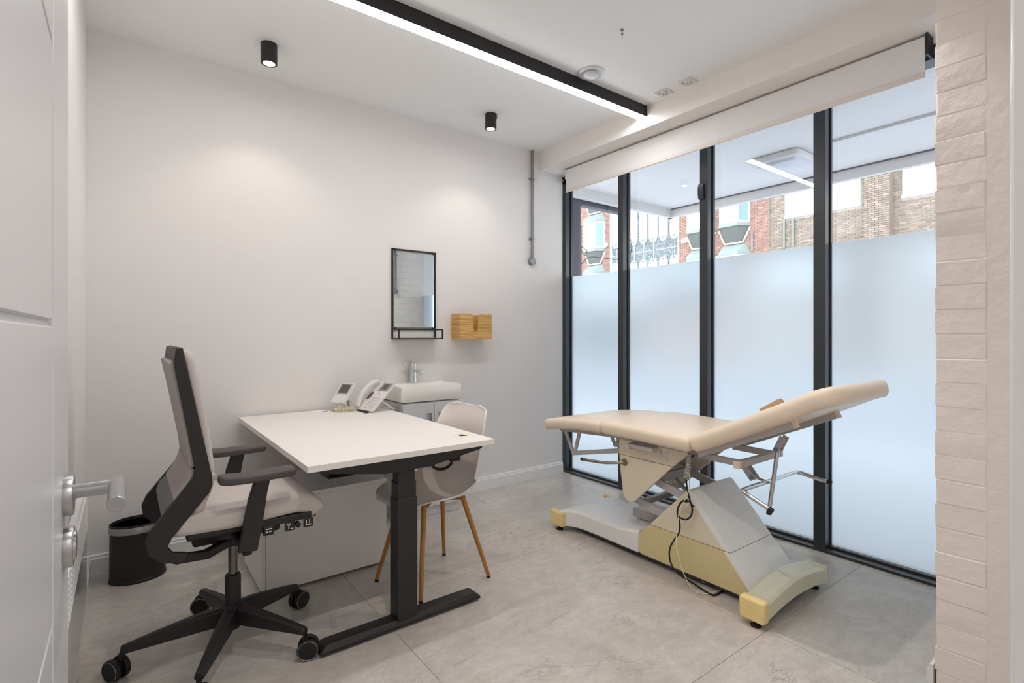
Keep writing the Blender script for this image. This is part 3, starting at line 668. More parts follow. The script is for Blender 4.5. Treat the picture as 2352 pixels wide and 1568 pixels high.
loft(bm, [rg(W - .01, D_ - .006, .008, .779), rg(W - .002, D_, .010, .784), rg(W, D_, .010, Z1 - .004), rg(W - .006, D_ - .004, .010, Z1), rg(W - .03, D_ - .085, .02, Z1 - .001, -.026), rg(W - .045, D_ - .10, .03, Z1 - .008, -.026), rg(W - .09, D_ - .15, .05, Z1 - .055, -.026), rg(W - .2, D_ - .22, .04, Z1 - .062, -.026)])
obj('bowl', bm, 'ceramic', ba_)
bm = bmesh.new(); lathe(bm, [(.001, -.003), (.010, -.003), (.010, .001), (.001, .001)], (1.655, 3.317, .862), 20, 'y'); obj('overflow', bm, 'chrome', ba_)
tp = thing('basin_tap', (1.645, 3.345, Z1), 'chrome single lever mixer tap on the basin', 'tap')
tx, ty = 1.640, 3.343
bm = bmesh.new(); loft(bm, [[(tx + u, ty + v, z) for u, v in rrect(s, s, .010)] for s, z in ((.048, Z1), (.046, Z1 + .004), (.044, Z1 + .09), (.044, Z1 + .108))]); obj('body', bm, 'chrome', tp)
bm = bmesh.new(); loft(bm, [[(tx + u, ty + v, z) for u, v in rrect(.044, .044, .008)] for z in (Z1 + .111, Z1 + .136)]); obj('lever_head', bm, 'chrome', tp, bevel=.002)
obj('lever', B(((tx - .072, ty - .006, Z1 + .131), (tx - .01, ty + .006, Z1 + .136))), 'chrome', tp, bevel=.001)
bm = bmesh.new(); bar(bm, (tx, ty - .015, Z1 + .088), (tx + .012, ty - .115, Z1 + .082), .026, .018); tube(bm, [(tx + .010, ty - .104, Z1 + .080), (tx + .010, ty - .104, Z1 + .066)], .012, 16); obj('spout', bm, 'chrome', tp, bevel=.003)

# ================================================================== DESK
dk = thing('standing_desk', (.955, 2.65, 0), 'white topped height adjustable desk on black telescopic legs', 'desk')
TX0, TX1, TY0, TY1 = .535, 1.368, 1.944, 3.36; TZ = .74
obj('desk_top', B(((TX0, TY0, TZ - .0245), (TX1, TY1, TZ))), 'desk', dk, bevel=.0012)
def side_frame(y0, y1):
    c = .95; pts = [(.585, .7145), (1.325, .7145), (1.318, .700), (1.30, .694), (1.05, .655), (.85, .655), (.61, .694), (.592, .700)]
    bm = bmesh.new(); prism(bm, pts, 'y', y0, y1); obj('side_support', bm, 'black', dk, bevel=.002)
def leg(yc):
    for name, hx, hy, z0, z1 in (('lower_column', .0455, .038, .036, .538), ('middle_column', .0415, .034, .45, .605), ('upper_column', .0375, .030, .5, .70)):
        obj(name, B(((.947 - hx, yc - hy, z0), (.947 + hx, yc + hy, z1))), 'black', dk, bevel=.003)
    bm = bmesh.new(); y0, y1 = yc - .04, yc + .04; za = .010
    a = [(.592, y0, za), (1.31, y0, za), (1.31, y1, za), (.592, y1, za)]
    b = [(.592, y0 - .0, .022), (1.31, y0, .022), (1.31, y1, .022), (.592, y1, .022)]
    c_ = [(.618, y0 + .012, .040), (1.285, y0 + .012, .040), (1.285, y1 - .012, .040), (.618, y1 - .012, .040)]
    loft(bm, [a, b, c_]); ft = obj('foot', bm, 'black', dk, bevel=.002)
    bm = bmesh.new()
    for xx in (.68, 1.23): lathe(bm, [(.001, 0), (.022, 0), (.022, .010), (.001, .010)], (xx, yc, 0), 20)
    obj('levelling_pad', bm, 'rubber', ft)
side_frame(1.974, 2.052); leg(2.015); side_frame(3.226, 3.304); leg(3.265)
obj('cross_beam', B(((.80, 2.045, .655), (.84, 3.235, .713)), ((1.06, 2.045, .655), (1.10, 3.235, .713))), 'black', dk, bevel=.002)
obj('cable_tray', B(((.69, 2.20, .61), (.694, 3.05, .713)), ((.69, 2.20, .61), (.80, 3.05, .614))), 'black', dk, bevel=.001)
obj('drive_box', B(((.86, 2.35, .668), (1.02, 2.75, .713))), 'black', dk, bevel=.003)
gm = bmesh.new(); gx, gy = 1.288, 2.088
loft(gm, [[(gx + u, gy + v, z) for u, v in rrect(s, s, .014)] for s, z in ((.088, TZ), (.088, TZ + .002), (.083, TZ + .0035))]); gro = obj('cable_grommet', gm, mat('grommet_cream', 'f0e8da', .45), dk, label='cream square cable grommet')
gm = bmesh.new(); prism(gm, [(gx - .022, gy - .012), (gx + .010, gy - .02), (gx + .004, gy + .022), (gx - .018, gy + .026)], 'z', TZ + .0032, TZ + .0042); obj('grommet_slot', gm, 'hole', gro)
bm = bmesh.new(); c0 = Vector((1.17, 2.075, .638)); tube(bm, [c0 + Vector((.050 * math.cos(a), .012 * math.sin(a * .5), .036 * math.sin(a))) for a in [k * 2 * PI / 20 for k in range(21)]], .007, 8)
cc = obj('coiled_cable', bm, 'rubber', dk)
obj('plug', B(((1.212, 2.07, .632), (1.262, 2.10, .660))), 'rubber', cc, bevel=.003)
# pedestal
pd = thing('low_cabinet', (.82, 2.85, 0), 'low white storage cabinet standing under the desk', 'cabinet')
PX0, PX1, PY0, PY1 = .512, 1.122, 2.60, 3.04
obj('body', B(((PX0 + .018, PY0, .014), (PX1, PY1, .434))), 'cab', pd, bevel=.001)
obj('door', B(((PX0, PY0 + .004, .016), (PX0 + .0165, PY1 - .002, .432))), 'cab', pd, bevel=.001)
obj('top', B(((PX0 - .004, PY0 - .003, .4355), (PX1 + .003, PY1, .456))), 'cab', pd, bevel=.001)
bm = bmesh.new()
for xx in (PX0 + .05, PX1 - .05):
    for yy in (PY0 + .05, PY1 - .05): lathe(bm, [(.001, 0), (.018, 0), (.018, .014), (.001, .014)], (xx, yy, 0), 16)
obj('glide', bm, 'rubber', pd)

# ---- things on the desk
def frame_of(base, n_az, lean, w):       # base: bottom-left corner on the desk seen from the front; returns point(u,v,out)
    n = Vector((math.cos(n_az), math.sin(n_az), 0)); wd = Vector((-n.y, n.x, 0))     # facing n, width to its left hand
    up = (-n * math.sin(lean) + Vector((0, 0, 1)) * math.cos(lean)); out = n * math.cos(lean) + Vector((0, 0, 1)) * math.sin(lean)
    return lambda u, v, o=0: Vector(base) + wd * u + up * v + out * o
def slab(bm, F, u0, u1, v0, v1, o0, o1, r=.006):
    rr = rrect(abs(u1 - u0), abs(v1 - v0), r, 4); cu, cv = (u0 + u1) / 2, (v0 + v1) / 2
    loft(bm, [[F(cu + a, cv + b, o) for a, b in rr] for o in (o0, o1)])
# desk phone: faces the office chair
ph = thing('desk_phone', (1.22, 3.12, TZ), 'white corded desk phone with handset and grey display panel', 'phone')
na = math.atan2(-.2, -.98)
F = frame_of((1.172, 3.222, TZ + .012), na, math.radians(47), .195)
# width axis runs towards -y: u from 0 to .195
bm = bmesh.new(); slab(bm, F, 0, .195, 0, .238, -.014, 0, .012); body = obj('base', bm, 'phone', ph, bevel=.002)
bm = bmesh.new(); slab(bm, F, .085, .188, .160, .232, 0, .0015, .004); dp_ = obj('display_panel', bm, 'phonegrey', ph)
bm = bmesh.new(); slab(bm, F, .108, .162, .176, .222, .0015, .0025, .002); obj('screen', bm, 'screen', dp_)
bm = bmesh.new()
for r_ in range(4):
    for u in (.091, .172): slab(bm, F, u, u + .012, .172 + r_ * .014, .178 + r_ * .014, .0015, .003, .001)
for c_ in range(4): slab(bm, F, .108 + c_ * .014, .118 + c_ * .014, .163, .168, .0015, .003, .001)
obj('soft_key', bm, mat('key_grey', '8f8d88', .5), dp_)
bm = bmesh.new(); cen = (.137, .137)
loft(bm, [[F(cen[0] + r * math.cos(a), cen[1] + r * math.sin(a), o) for a in [k * 2 * PI / 20 for k in range(20)]] for r, o in ((.015, 0), (.015, .003), (.0135, .004))]); nv = obj('navigation_key', bm, 'phone', ph)
bm = bmesh.new(); loft(bm, [[F(cen[0] + r * math.cos(a), cen[1] + r * math.sin(a), o) for a in [k * 2 * PI / 20 for k in range(20)]] for r, o in ((.006, .0035), (.006, .0048))]); obj('centre_button', bm, 'phonegrey', nv)
for r_ in range(5):
    for c_ in range(4):
        bm = bmesh.new(); slab(bm, F, .088 + c_ * .025, .106 + c_ * .025, .018 + r_ * .019, .030 + r_ * .019, 0, .003, .003); k_ = obj('key', bm, mat('keycap', 'dedbd8', .4) if 'kc' not in M else M['kc'], ph)
        M['kc'] = k_.data.materials[0]
        bm = bmesh.new(); slab(bm, F, .093 + c_ * .025, .101 + c_ * .025, .022 + r_ * .019, .0265 + r_ * .019, .003, .0034, .001); obj('key_mark', bm, 'phonegrey', k_)
hp = [F(.036, v, o) for v, o in ((.012, .012), (.03, .022), (.06, .036), (.115, .048), (.17, .044), (.205, .03), (.228, .014))]
hp = smooth_path(hp, 4); hw = [.030, .032, .034, .032, .028, .026, .028, .032, .034]
bm = bmesh.new(); rings = []
n_ = F(0, 0, 1) - F(0, 0, 0); wd_ = F(1, 0, 0) - F(0, 0, 0)
for i, p in enumerate(hp):
    t_ = i / (len(hp) - 1); d_ = (hp[min(i + 1, len(hp) - 1)] - hp[max(i - 1, 0)]).normalized(); nn = wd_.cross(d_).normalized()
    if nn.dot(n_) < 0: nn = -nn
    ww = .050 - .014 * math.sin(PI * t_); th = .022
    if i in (0, len(hp) - 1): ww *= .7; th *= .6
    rings.append([p + wd_ * a + nn * b for a, b in rrect(ww, th, .009, 4)])
loft(bm, rings); obj('handset', bm, 'phone', ph)
bm = bmesh.new(); loft(bm, [[F(.052 + r * math.cos(a) * .6, .115 + r * math.sin(a), o) for a in [k * 2 * PI / 20 for k in range(20)]] for r, o in ((.032, 0), (.032, .0015))]); obj('speaker_grille', bm, mat('speaker_dark', '6b5f5b', .6), ph)
bm = bmesh.new()
q = [F(.02, .1, -.014), F(.175, .1, -.014)]
for a in (.03, .165):
    p0 = F(a, .10, -.012); p1 = F(a, 0, 0) * 0 + Vector((p0.x + .10, p0.y + .02, TZ + .004)); bar(bm, p0, p1, .02, .006, side=wd_)
bar(bm, F(.03, .1, -.012) + Vector((.10, .02, 0)) * 1 - Vector((0, 0, F(.03, .1, -.012).z - TZ - .004)), F(.165, .1, -.012) + Vector((.10, .02, 0)) - Vector((0, 0, F(.165, .1, -.012).z - TZ - .004)), .02, .007)
obj('stand', bm, 'phone', ph, bevel=.001)
obj('foot_pad', B(((1.18, 3.05, TZ), (1.20, 3.19, TZ + .010))), 'rubber', ph)
# coiled handset cord
bm = bmesh.new(); pts = []
axis = smooth_path([(1.165, 3.205, TZ + .018), (1.12, 3.235, TZ + .016), (1.075, 3.24, TZ + .015), (1.055, 3.21, TZ + .014), (1.085, 3.18, TZ + .014), (1.13, 3.185, TZ + .014), (1.145, 3.215, TZ + .020), (1.10, 3.225, TZ + .030), (1.075, 3.205, TZ + .028), (1.11, 3.18, TZ + .024), (1.155, 3.195, TZ + .018)], 24)
s = Vector((0, 0, 1)); NT = 62
for i, p in enumerate(axis):
    d = (axis[min(i + 1, len(axis) - 1)] - axis[max(i - 1, 0)]).normalized(); s = (s - d * s.dot(d)).normalized(); u = d.cross(s)
for k in range(NT * 7):
    f = k / (NT * 7 - 1) * (len(axis) - 1); i = min(int(f), len(axis) - 2); p = axis[i].lerp(axis[i + 1], f - i); d = (axis[i + 1] - axis[i]).normalized()
    s = (Vector((0, 0, 1)) - d * d.z).normalized(); u = d.cross(s); a = k * 2 * PI / 7
    pts.append(p + (s * math.cos(a) + u * math.sin(a)) * .0085)
tube(bm, pts, .0017, 5); obj('coiled_cord', bm, 'cord', ph, label='cream coiled handset cord')
# intercom monitor
ic = thing('intercom_monitor', (1.13, 3.27, TZ), 'small white video intercom monitor on a tilted stand', 'monitor')
nb = math.atan2(-.42, -.907); F2 = frame_of((1.045, 3.292, .795), nb, math.radians(38), .115)
bm = bmesh.new(); slab(bm, F2, 0, .112, 0, .150, -.022, 0, .006); obj('case', bm, 'phone', ic, bevel=.002)
bm = bmesh.new(); slab(bm, F2, .012, .106, .062, .142, 0, .001, .002); bz = obj('bezel', bm, 'phonegrey', ic)
bm = bmesh.new(); slab(bm, F2, .022, .096, .072, .134, .001, .0016, .001); obj('screen', bm, 'screen', bz)
bm = bmesh.new(); slab(bm, F2, .082, .090, .006, .010, 0, .0008, .001); obj('indicator', bm, 'phonegrey', ic)
bm = bmesh.new(); p0 = F2(.056, .085, -.022); p1 = Vector((p0.x + .035, p0.y + .015, TZ + .006)); bar(bm, p0, p1, .03, .005, side=(0, 1, 0)); p2 = F2(.056, .0, -.03); p2.z = TZ + .004; bar(bm, p1, Vector((1.04, 3.26, TZ + .004)), .05, .006); bar(bm, F2(.056, .03, -.022), (p1.x, p1.y, TZ + .05), .02, .004, side=(0, 1, 0))
obj('stand', bm, 'phonegrey', ic, bevel=.001)
# paper
pa_ = thing('paper_sheet', (1.0, 3.27, TZ), 'white printed sheet lying on the desk left of the phone', 'paper')
bm = bmesh.new(); prism(bm, [(.925, 3.325), (.985, 3.20), (1.06, 3.225), (1.03, 3.345)], 'z', TZ + .0003, TZ + .001); obj('page', bm, 'paper', pa_, smooth=False)
bm = bmesh.new()
for k in range(4):
    for j in range(3 + k % 2): a = Vector((.975 + j * .012 + k * .004, 3.245 + k * .009 + j * .006, TZ + .0013)); bar(bm, a, a + Vector((.009, .004, 0)), .004, .0003)
obj('print', bm, 'ink', pa_)
bm = bmesh.new(); prism(bm, [(1.045, 3.262), (1.075, 3.215), (1.11, 3.235), (1.09, 3.30)], 'z', TZ + .0003, TZ + .001); tag(obj('note_card', bm, 'paper', smooth=False), 'small white card lying under the coiled phone cord', 'card')

# ================================================================== OFFICE CHAIR
oc = thing('office_chair', (.342, 2.27, 0), 'grey upholstered office swivel chair with black frame and five star base', 'chair')
HUB = Vector((.342, 2.27, 0)); NY, FY = 2.045, 2.495; MY = 2.27
bm = bmesh.new(); lathe(bm, [(.001, .075), (.026, .075), (.033, .10), (.042, .12), (.044, .165), (.034, .175), (.001, .175)], tuple(HUB), 28); obj('base_hub', bm, 'plastic', oc)
tips = [(-.021, 2.298), (.557, 2.016), (.627, 2.411), (.273, 2.62), (.192, 1.955)]
for i, (x, y) in enumerate(tips):
    T = Vector((x, y, 0)); d = (T - HUB).normalized(); T = HUB + d * ((T - HUB).length - .012); s = Vector((-d.y, d.x, 0)); rings = []
    for f, w_, zt, zb in ((.02, .030, .168, .098), (.3, .025, .160, .095), (.7, .020, .135, .090), (.93, .0175, .118, .088), (1.0, .016, .112, .086)):
        p = HUB.lerp(T, f)
        rings.append([p + s * a + Vector((0, 0, z)) for a, z in ((-w_, zb + .006), (-w_ * .6, zb), (w_ * .6, zb), (w_, zb + .006), (w_ * .85, zt - .008), (w_ * .5, zt), (-w_ * .5, zt), (-w_ * .85, zt - .008))])
    bm = bmesh.new(); loft(bm, rings); obj('base_leg', bm, 'plastic', oc, bevel=.002)
    cst = Vector((x, y, .039)); ang = [2.2, -.35, .5, 2.7, -1.8][i]; ad = Vector((math.cos(ang), math.sin(ang), 0)); ax_ = Vector((-ad.y, ad.x, 0)) * 1
    # roll direction 90 degrees from axle
    bm = bmesh.new(); tube(bm, [T + Vector((0, 0, .088)), T + Vector((0, 0, .045))], .009, 12); bar(bm, cst + Vector((0, 0, .0)) - ax_ * .009, cst + ax_ * .009, .03, .05)
    cf = obj('caster', bm, 'plastic', oc)
    for sg_ in (-1, 1):
        bm = bmesh.new(); tube(bm, [cst + ax_ * sg_ * .009, cst + ax_ * sg_ * .026], .0385, 28); obj('wheel', bm, 'rubber', cf, bevel=.003)
        bm = bmesh.new(); P0 = cst + ax_ * sg_ * .0262; ring = [P0 + (ad * math.cos(a) + Vector((0, 0, 1)) * math.sin(a)) * .0345 for a in [k * 2 * PI / 28 for k in range(29)]]; tube(bm, ring, .0012, 6); obj('wheel_rim', bm, 'steel', cf)
bm = bmesh.new(); lathe(bm, [(.001, .17), (.0285, .17), (.0285, .278), (.026, .284), (.001, .284)], tuple(HUB), 28); obj('cylinder_sleeve', bm, 'plastic', oc)
bm = bmesh.new(); lathe(bm, [(.001, .28), (.0165, .28), (.0165, .46), (.001, .46)], tuple(HUB), 24); obj('gas_cylinder', bm, mat('dark_chrome', '6d6a68', .2, 1), oc)
# mechanism under the seat
obj('seat_mechanism', B(((.20, MY - .075, .44), (.50, MY + .075, .515)), ((.27, MY - .05, .405), (.42, MY + .05, .445))), 'plastic', oc, bevel=.012)
obj('seat_shell', B(((.17, 2.055, .515), (.60, 2.485, .545))), 'plastic', oc, bevel=.008)
# control strip with symbols
cs = obj('control_strip', B(((.40, 2.035, .520), (.575, 2.05, .545))), 'plastic', oc, bevel=.003)
for xx, kd in ((.405, 0), (.478, 1), (.545, 2)):
    tb_ = obj('control_tab', B(((xx, 2.033, .488), (xx + .036, 2.040, .522))), 'plastic', oc, bevel=.003)
    y_ = 2.0325
    if kd == 0: b_ = B(((xx + .008, y_, .510), (xx + .028, y_ + .001, .5135)), ((xx + .008, y_, .500), (xx + .016, y_ + .001, .5035)), ((xx + .019, y_, .500), (xx + .028, y_ + .001, .5035)))
    elif kd == 1:
        b_ = B(((xx + .02, y_, .495), (xx + .030, y_ + .001, .4975)), ((xx + .0125, y_, .496), (xx + .0155, y_ + .001, .513)))
        tube(b_, [(xx + .014 + .006 * math.cos(a), y_ + .0005, .510 + .006 * math.sin(a)) for a in [k * PI / 6 for k in range(7)]], .0011, 5)
    else: b_ = B(((xx + .008, y_, .497), (xx + .011, y_ + .001, .517)), ((xx + .008, y_, .497), (xx + .028, y_ + .001, .500)), ((xx + .020, y_, .503), (xx + .022, y_ + .001, .517)))
    obj('control_symbol', b_, 'whiteink', tb_, label='white printed symbol')
bm = bmesh.new(); tube(bm, [(.525, 2.03, .505), (.525, 2.05, .505)], .010, 16); obj('control_knob', bm, 'rubber', oc)
# seat
bm = bmesh.new(); cushion(bm, [(.122, .580), (.2, .577), (.35, .574), (.48, .582), (.54, .580), (.582, .562), (.604, .525)], lambda f: .478 - .03 * abs(f - .4), .074, .020, .04, .03, 'y', MY, crown=-.010); obj('seat_cushion', bm, 'fabric', oc)
# side frames (outline in x-z)
out = [(.138, 1.176), (.158, 1.178), (.243, .735), (.243, .702), (.236, .68), (.128, .548), (.115, .520), (.13, .497), (.17, .487), (.165, .458), (.10, .470), (.062, .505), (.055, .548), (.070, .585), (.187, .735), (.193, .765), (.132, 1.13)]
for y in (NY, FY):
    bm = bmesh.new(); prism(bm, out, 'y', y - .013, y + .013); obj('back_frame', bm, 'plastic', oc, bevel=.004)
    sgn = 1 if y < MY else -1
    bm = bmesh.new(); bar(bm, (.135, y, .472), (.235, y + sgn * .07, .440), .026, .030); bar(bm, (.23, y + sgn * .065, .441), (.33, MY - sgn * .03, .425), .026, .032); obj('support_arm', bm, 'plastic', oc, bevel=.004)
bm = bmesh.new(); prism(bm, [(.132, 1.13), (.138, 1.176), (.158, 1.178), (.168, 1.13)], 'y', NY, FY); obj('top_bar', bm, 'plastic', oc, bevel=.004)
bm = bmesh.new(); prism(bm, [(.108, .585), (.135, .59), (.165, .655), (.14, .668), (.112, .640), (.100, .605)], 'y', NY + .02, FY - .02); obj('lumbar_housing', bm, mat('dark_grey_plastic', '5b585a', .45), oc, bevel=.006)
# front cushion of the back and rear panel
bm = bmesh.new(); cushion(bm, [(.168, 1.165), (.185, 1.08), (.217, .90), (.232, .78), (.236, .72), (.215, .655), (.185, .60)], .455, .036, .016, .035, .04, 'y', MY, nst=34); obj('back_cushion', bm, 'fabric', oc)
bm = bmesh.new(); cushion(bm, [(.128, 1.132), (.148, 1.03), (.175, .88), (.188, .80), (.189, .752), (.170, .70), (.140, .655)], .432, .022, .008, .01, .02, 'y', MY, nst=34); obj('back_panel', bm, 'mesh', oc)
# armrests
for y, s_ in ((2.015, -1), (2.51, 1)):
    bm = bmesh.new(); pp_ = [(.372, .705), (.425, .71), (.413, .655), (.398, .55), (.380, .452), (.318, .458), (.335, .55), (.352, .64)]
    prism(bm, pp_, 'y', y - .011, y + .011); obj('arm_post', bm, 'plastic', oc, bevel=.004)
    bm = bmesh.new(); bar(bm, (.352, y, .47), (.352, MY + s_ * .06, .475), .05, .03, side=(1, 0, 0)); obj('arm_bracket', bm, 'plastic', oc, bevel=.004)
    bm = bmesh.new(); cushion(bm, [(.258, .722), (.33, .716), (.42, .717), (.508, .720)], .082, .028, .010, .03, .022, 'y', y, nst=12); obj('arm_pad', bm, 'armtop', oc)
obj('lever', B(((.345, 2.07, .418), (.375, 2.12, .432))), 'plastic', oc, bevel=.003)

# ================================================================== BIN
bn = thing('waste_bin', (.055, 3.20, 0), 'small black oval waste bin with a steel rim by the back wall', 'bin')
bcx, bcy = .058, 3.215; sx_, sy_ = 1.0, .82
bm = bmesh.new(); lathe(bm, [(.001, 0), (.119, 0), (.119, .012), (.116, .014), (.114, .255), (.108, .255), (.108, .02), (.001, .02)], (bcx, bcy, 0), 40, sx=sx_, sy=sy_); obj('body', bm, 'plastic', bn)
bm = bmesh.new(); lathe(bm, [(.1145, .243), (.1185, .243), (.1185, .272), (.1165, .275), (.1145, .272), (.1145, .243)], (bcx, bcy, 0), 40, sx=sx_, sy=sy_); obj('rim', bm, 'steel', bn)
bm = bmesh.new(); lathe(bm, [(.1145, .27), (.117, .282), (.112, .284), (.108, .262), (.106, .18), (.108, .18), (.111, .26), (.1145, .27)], (bcx, bcy, 0), 40, sx=sx_, sy=sy_); obj('bin_liner', bm, 'rubber', bn)

# ================================================================== VISITOR CHAIR
vc = thing('visitor_chair', (1.24, 2.29, 0), 'white plastic shell chair with slim wooden legs on the far side of the desk', 'chair')
ax_f = Vector((-.995, -.10, 0)).normalized(); ax_s = Vector((-ax_f.y, ax_f.x, 0)); vo = Vector((1.235, 2.29, 0))
prof = [(.235, .415), (.215, .435), (.16, .440), (.08, .428), (0, .418), (-.08, .420), (-.145, .440), (-.185, .485), (-.205, .56), (-.215, .64), (-.222, .72), (-.232, .79), (-.240, .835), (-.243, .853)]
wid_ = [.13, .175, .205, .222, .228, .228, .228, .226, .220, .212, .202, .188, .165, .10]
rise = [0, .012, .025, .04, .058, .08, .10, .112, .105, .088, .068, .05, .034, .024]
def interp(L_, f):
    i = min(int(f), len(L_) - 2); t = f - i
    a, b = L_[i], L_[i + 1]
    p, n2 = L_[max(i - 1, 0)], L_[min(i + 2, len(L_) - 1)]
    h = lambda p, a, b, n: .5 * (2 * a + (b - p) * t + (2 * p - 5 * a + 4 * b - n) * t * t + (3 * a - p - 3 * b + n) * t ** 3)
    return tuple(h(*q) for q in zip(p, a, b, n2)) if isinstance(a, tuple) else h(p, a, b, n2)
NU, NV = 40, 16; G1 = []
for i in range(NU + 1):
    f = i / NU * (len(prof) - 1); (ff, zz) = interp(prof, f); (f1, z1_) = interp(prof, min(f + .05, len(prof) - 1.001)); (f0, z0_) = interp(prof, max(f - .05, 0))
    tg = Vector((f1 - f0, z1_ - z0_)).normalized(); nr = Vector((tg.y, -tg.x))      # points to the sitter (up / forward)
    if nr.y < 0 and f < 6: nr = -nr
    nr = Vector((-tg.y, tg.x)) if Vector((-tg.y, tg.x)).dot(Vector((.5, .8))) > 0 else Vector((tg.y, -tg.x))
    W_ = interp(wid_, f); Rr = interp(rise, f); row = []
    for j in range(NV + 1):
        a = -1 + 2 * j / NV; k = abs(a) ** 2.6
        row.append(vo + ax_f * (ff + nr.x * Rr * k) + ax_s * (W_ * a) + Vector((0, 0, zz + nr.y * Rr * k)))
    G1.append(row)
bm = bmesh.new(); V = [[bm.verts.new(p) for p in r] for r in G1]
for i in range(NU):
    for j in range(NV): bm.faces.new((V[i][j], V[i + 1][j], V[i + 1][j + 1], V[i][j + 1]))
sh_ = obj('shell', bm, 'shell', vc); so = sh_.modifiers.new('thick', 'SOLIDIFY'); so.thickness = .007; so.offset = 0
bv = sh_.modifiers.new('round', 'BEVEL'); bv.width = .002; bv.segments = 2; bv.limit_method = 'ANGLE'; bv.angle_limit = 1.0
vt_ = [((1.0, 2.435), (1.105, 2.375)), ((1.079, 2.116), (1.135, 2.195)), ((1.416, 2.499), (1.345, 2.395)), ((1.465, 2.135), (1.352, 2.20))]
for (fx, fy_), (ux, uy) in vt_:
    bm = bmesh.new(); tube(bm, [(ux, uy, .412), (fx, fy_, .012)], .0135, 14, r1=.0095); lg = obj('leg', bm, 'wood', vc)
    bm = bmesh.new(); tube(bm, [(fx, fy_, .012), (fx, fy_, 0)], .0098, 14); obj('foot_cap', bm, 'rubber', lg)
bm = bmesh.new(); bar(bm, (1.105, 2.375, .404), (1.352, 2.20, .404), .035, .005); bar(bm, (1.135, 2.195, .404), (1.345, 2.395, .404), .035, .005); obj('under_bracket', bm, 'wood', vc, bevel=.001)

# ================================================================== TREATMENT COUCH
tc = thing('treatment_couch', (2.43, 1.7, 0), 'cream padded adjustable treatment couch on a white and yellowed base', 'treatment couch')
NX, FXX, MX = 2.235, 2.615, 2.425
# base: low white limb with flared foot
bm = bmesh.new()
sec = [(1.8185, .0, .155), (1.95, 0, .135), (2.12, 0, .132), (2.22, .004, .135), (2.28, .014, .138), (2.33, .036, .137), (2.36, .06, .130), (2.40, .075, .115), (2.452, .075, .095)]
# section: y, flare, top height ; underside rises into an arch
rings = []
for y, fl_, zt in sec:
    a, b = NX - fl_, FXX + fl_; zb = .035
    rings.append([(a, y, zb), (b, y, zb), (b, y, zt - .012), (b - .015, y, zt), (a + .015, y, zt), (a, y, zt - .012)])
loft(bm, rings); obj('base_limb', bm, 'couchwhite', tc, bevel=.004, label='white enamel foot limb')
obj('limb_cap', B(((NX - .078, 2.345, .030), (NX - .03, 2.457, .118))), 'cap', tc, bevel=.008, label='yellowed end cap')
obj('limb_cap', B(((FXX + .03, 2.345, .030), (FXX + .078, 2.457, .118))), 'cap', tc, bevel=.008, label='yellowed end cap')
# chassis rail
obj('chassis', B(((NX + .015, 1.10, .018), (FXX - .015, 2.40, .05))), mat('dark_chassis', '3f434b', .5), tc)
# lower (yellowed) housing and upper housing, both open towards the limb
lowp = [(1.817, .048), (1.817, .142), (1.745, .210), (1.290, .210), (1.172, .085), (1.172, .075), (1.13, .036), (1.80, .036)]
for a, b in ((NX, NX + .012), (FXX - .012, FXX)):
    bm = bmesh.new(); prism(bm, lowp, 'x', a, b); obj('lower_side_panel', bm, 'couchyellow', tc, bevel=.002, label='yellowed lower side panel')
    bm = bmesh.new(); prism(bm, [(1.743, .213), (1.520, .442), (1.508, .448), (1.494, .442), (1.289, .213)], 'x', a, b); obj('upper_side_panel', bm, 'couchcream', tc, bevel=.002, label='cream upper side panel')
bm = bmesh.new(); prism(bm, [(1.286, .2135), (1.492, .447), (1.508, .453), (1.520, .446), (1.500, .410), (1.320, .2135)], 'x', NX - .0015, FXX + .0015); obj('upper_slope_cover', bm, 'couchwhite', tc, bevel=.002, label='white sloping cover')
bm = bmesh.new(); prism(bm, [(1.158, .072), (1.2855, .2105), (1.32, .2105), (1.20, .072)], 'x', NX - .0015, FXX + .0015); obj('lower_slope_cover', bm, 'couchwhite', tc, bevel=.002, label='white sloping cover')
# cross foot (arched)
bm = bmesh.new(); rings = []
for f in [k / 16 for k in range(17)]:
    x = 2.135 + (2.685 - 2.135) * f; zt = .098 + .034 * math.sin(PI * f); zb = .032 + .026 * math.sin(PI * f)
    rings.append([(x, 1.062, zb), (x, 1.16, zb), (x, 1.16, zt + .006), (x, 1.15, zt + .012), (x, 1.075, zt + .006), (x, 1.062, zt - .006)])
loft(bm, rings); obj('cross_foot', bm, 'couchgreen', tc, bevel=.002, label='greenish cream arched cross foot')
bm = bmesh.new(); box(bm, (2.088, 1.056, .026), (2.136, 1.165, .118)); obj('foot_cap', bm, 'cap', tc, bevel=.009, label='yellowed end cap')
bm = bmesh.new(); box(bm, (2.684, 1.058, .030), (2.694, 1.162, .112)); obj('foot_cap', bm, 'couchgreen', tc, bevel=.003)
for x, y in ((2.118, 1.105), (2.665, 1.105), (2.19, 2.40), (2.66, 2.40)):
    bm = bmesh.new(); lathe(bm, [(.001, 0), (.022, 0), (.022, .006), (.012, .012), (.007, .014), (.007, .034), (.001, .034)], (x, y, 0), 20); obj('levelling_foot', bm, 'rubber', tc)
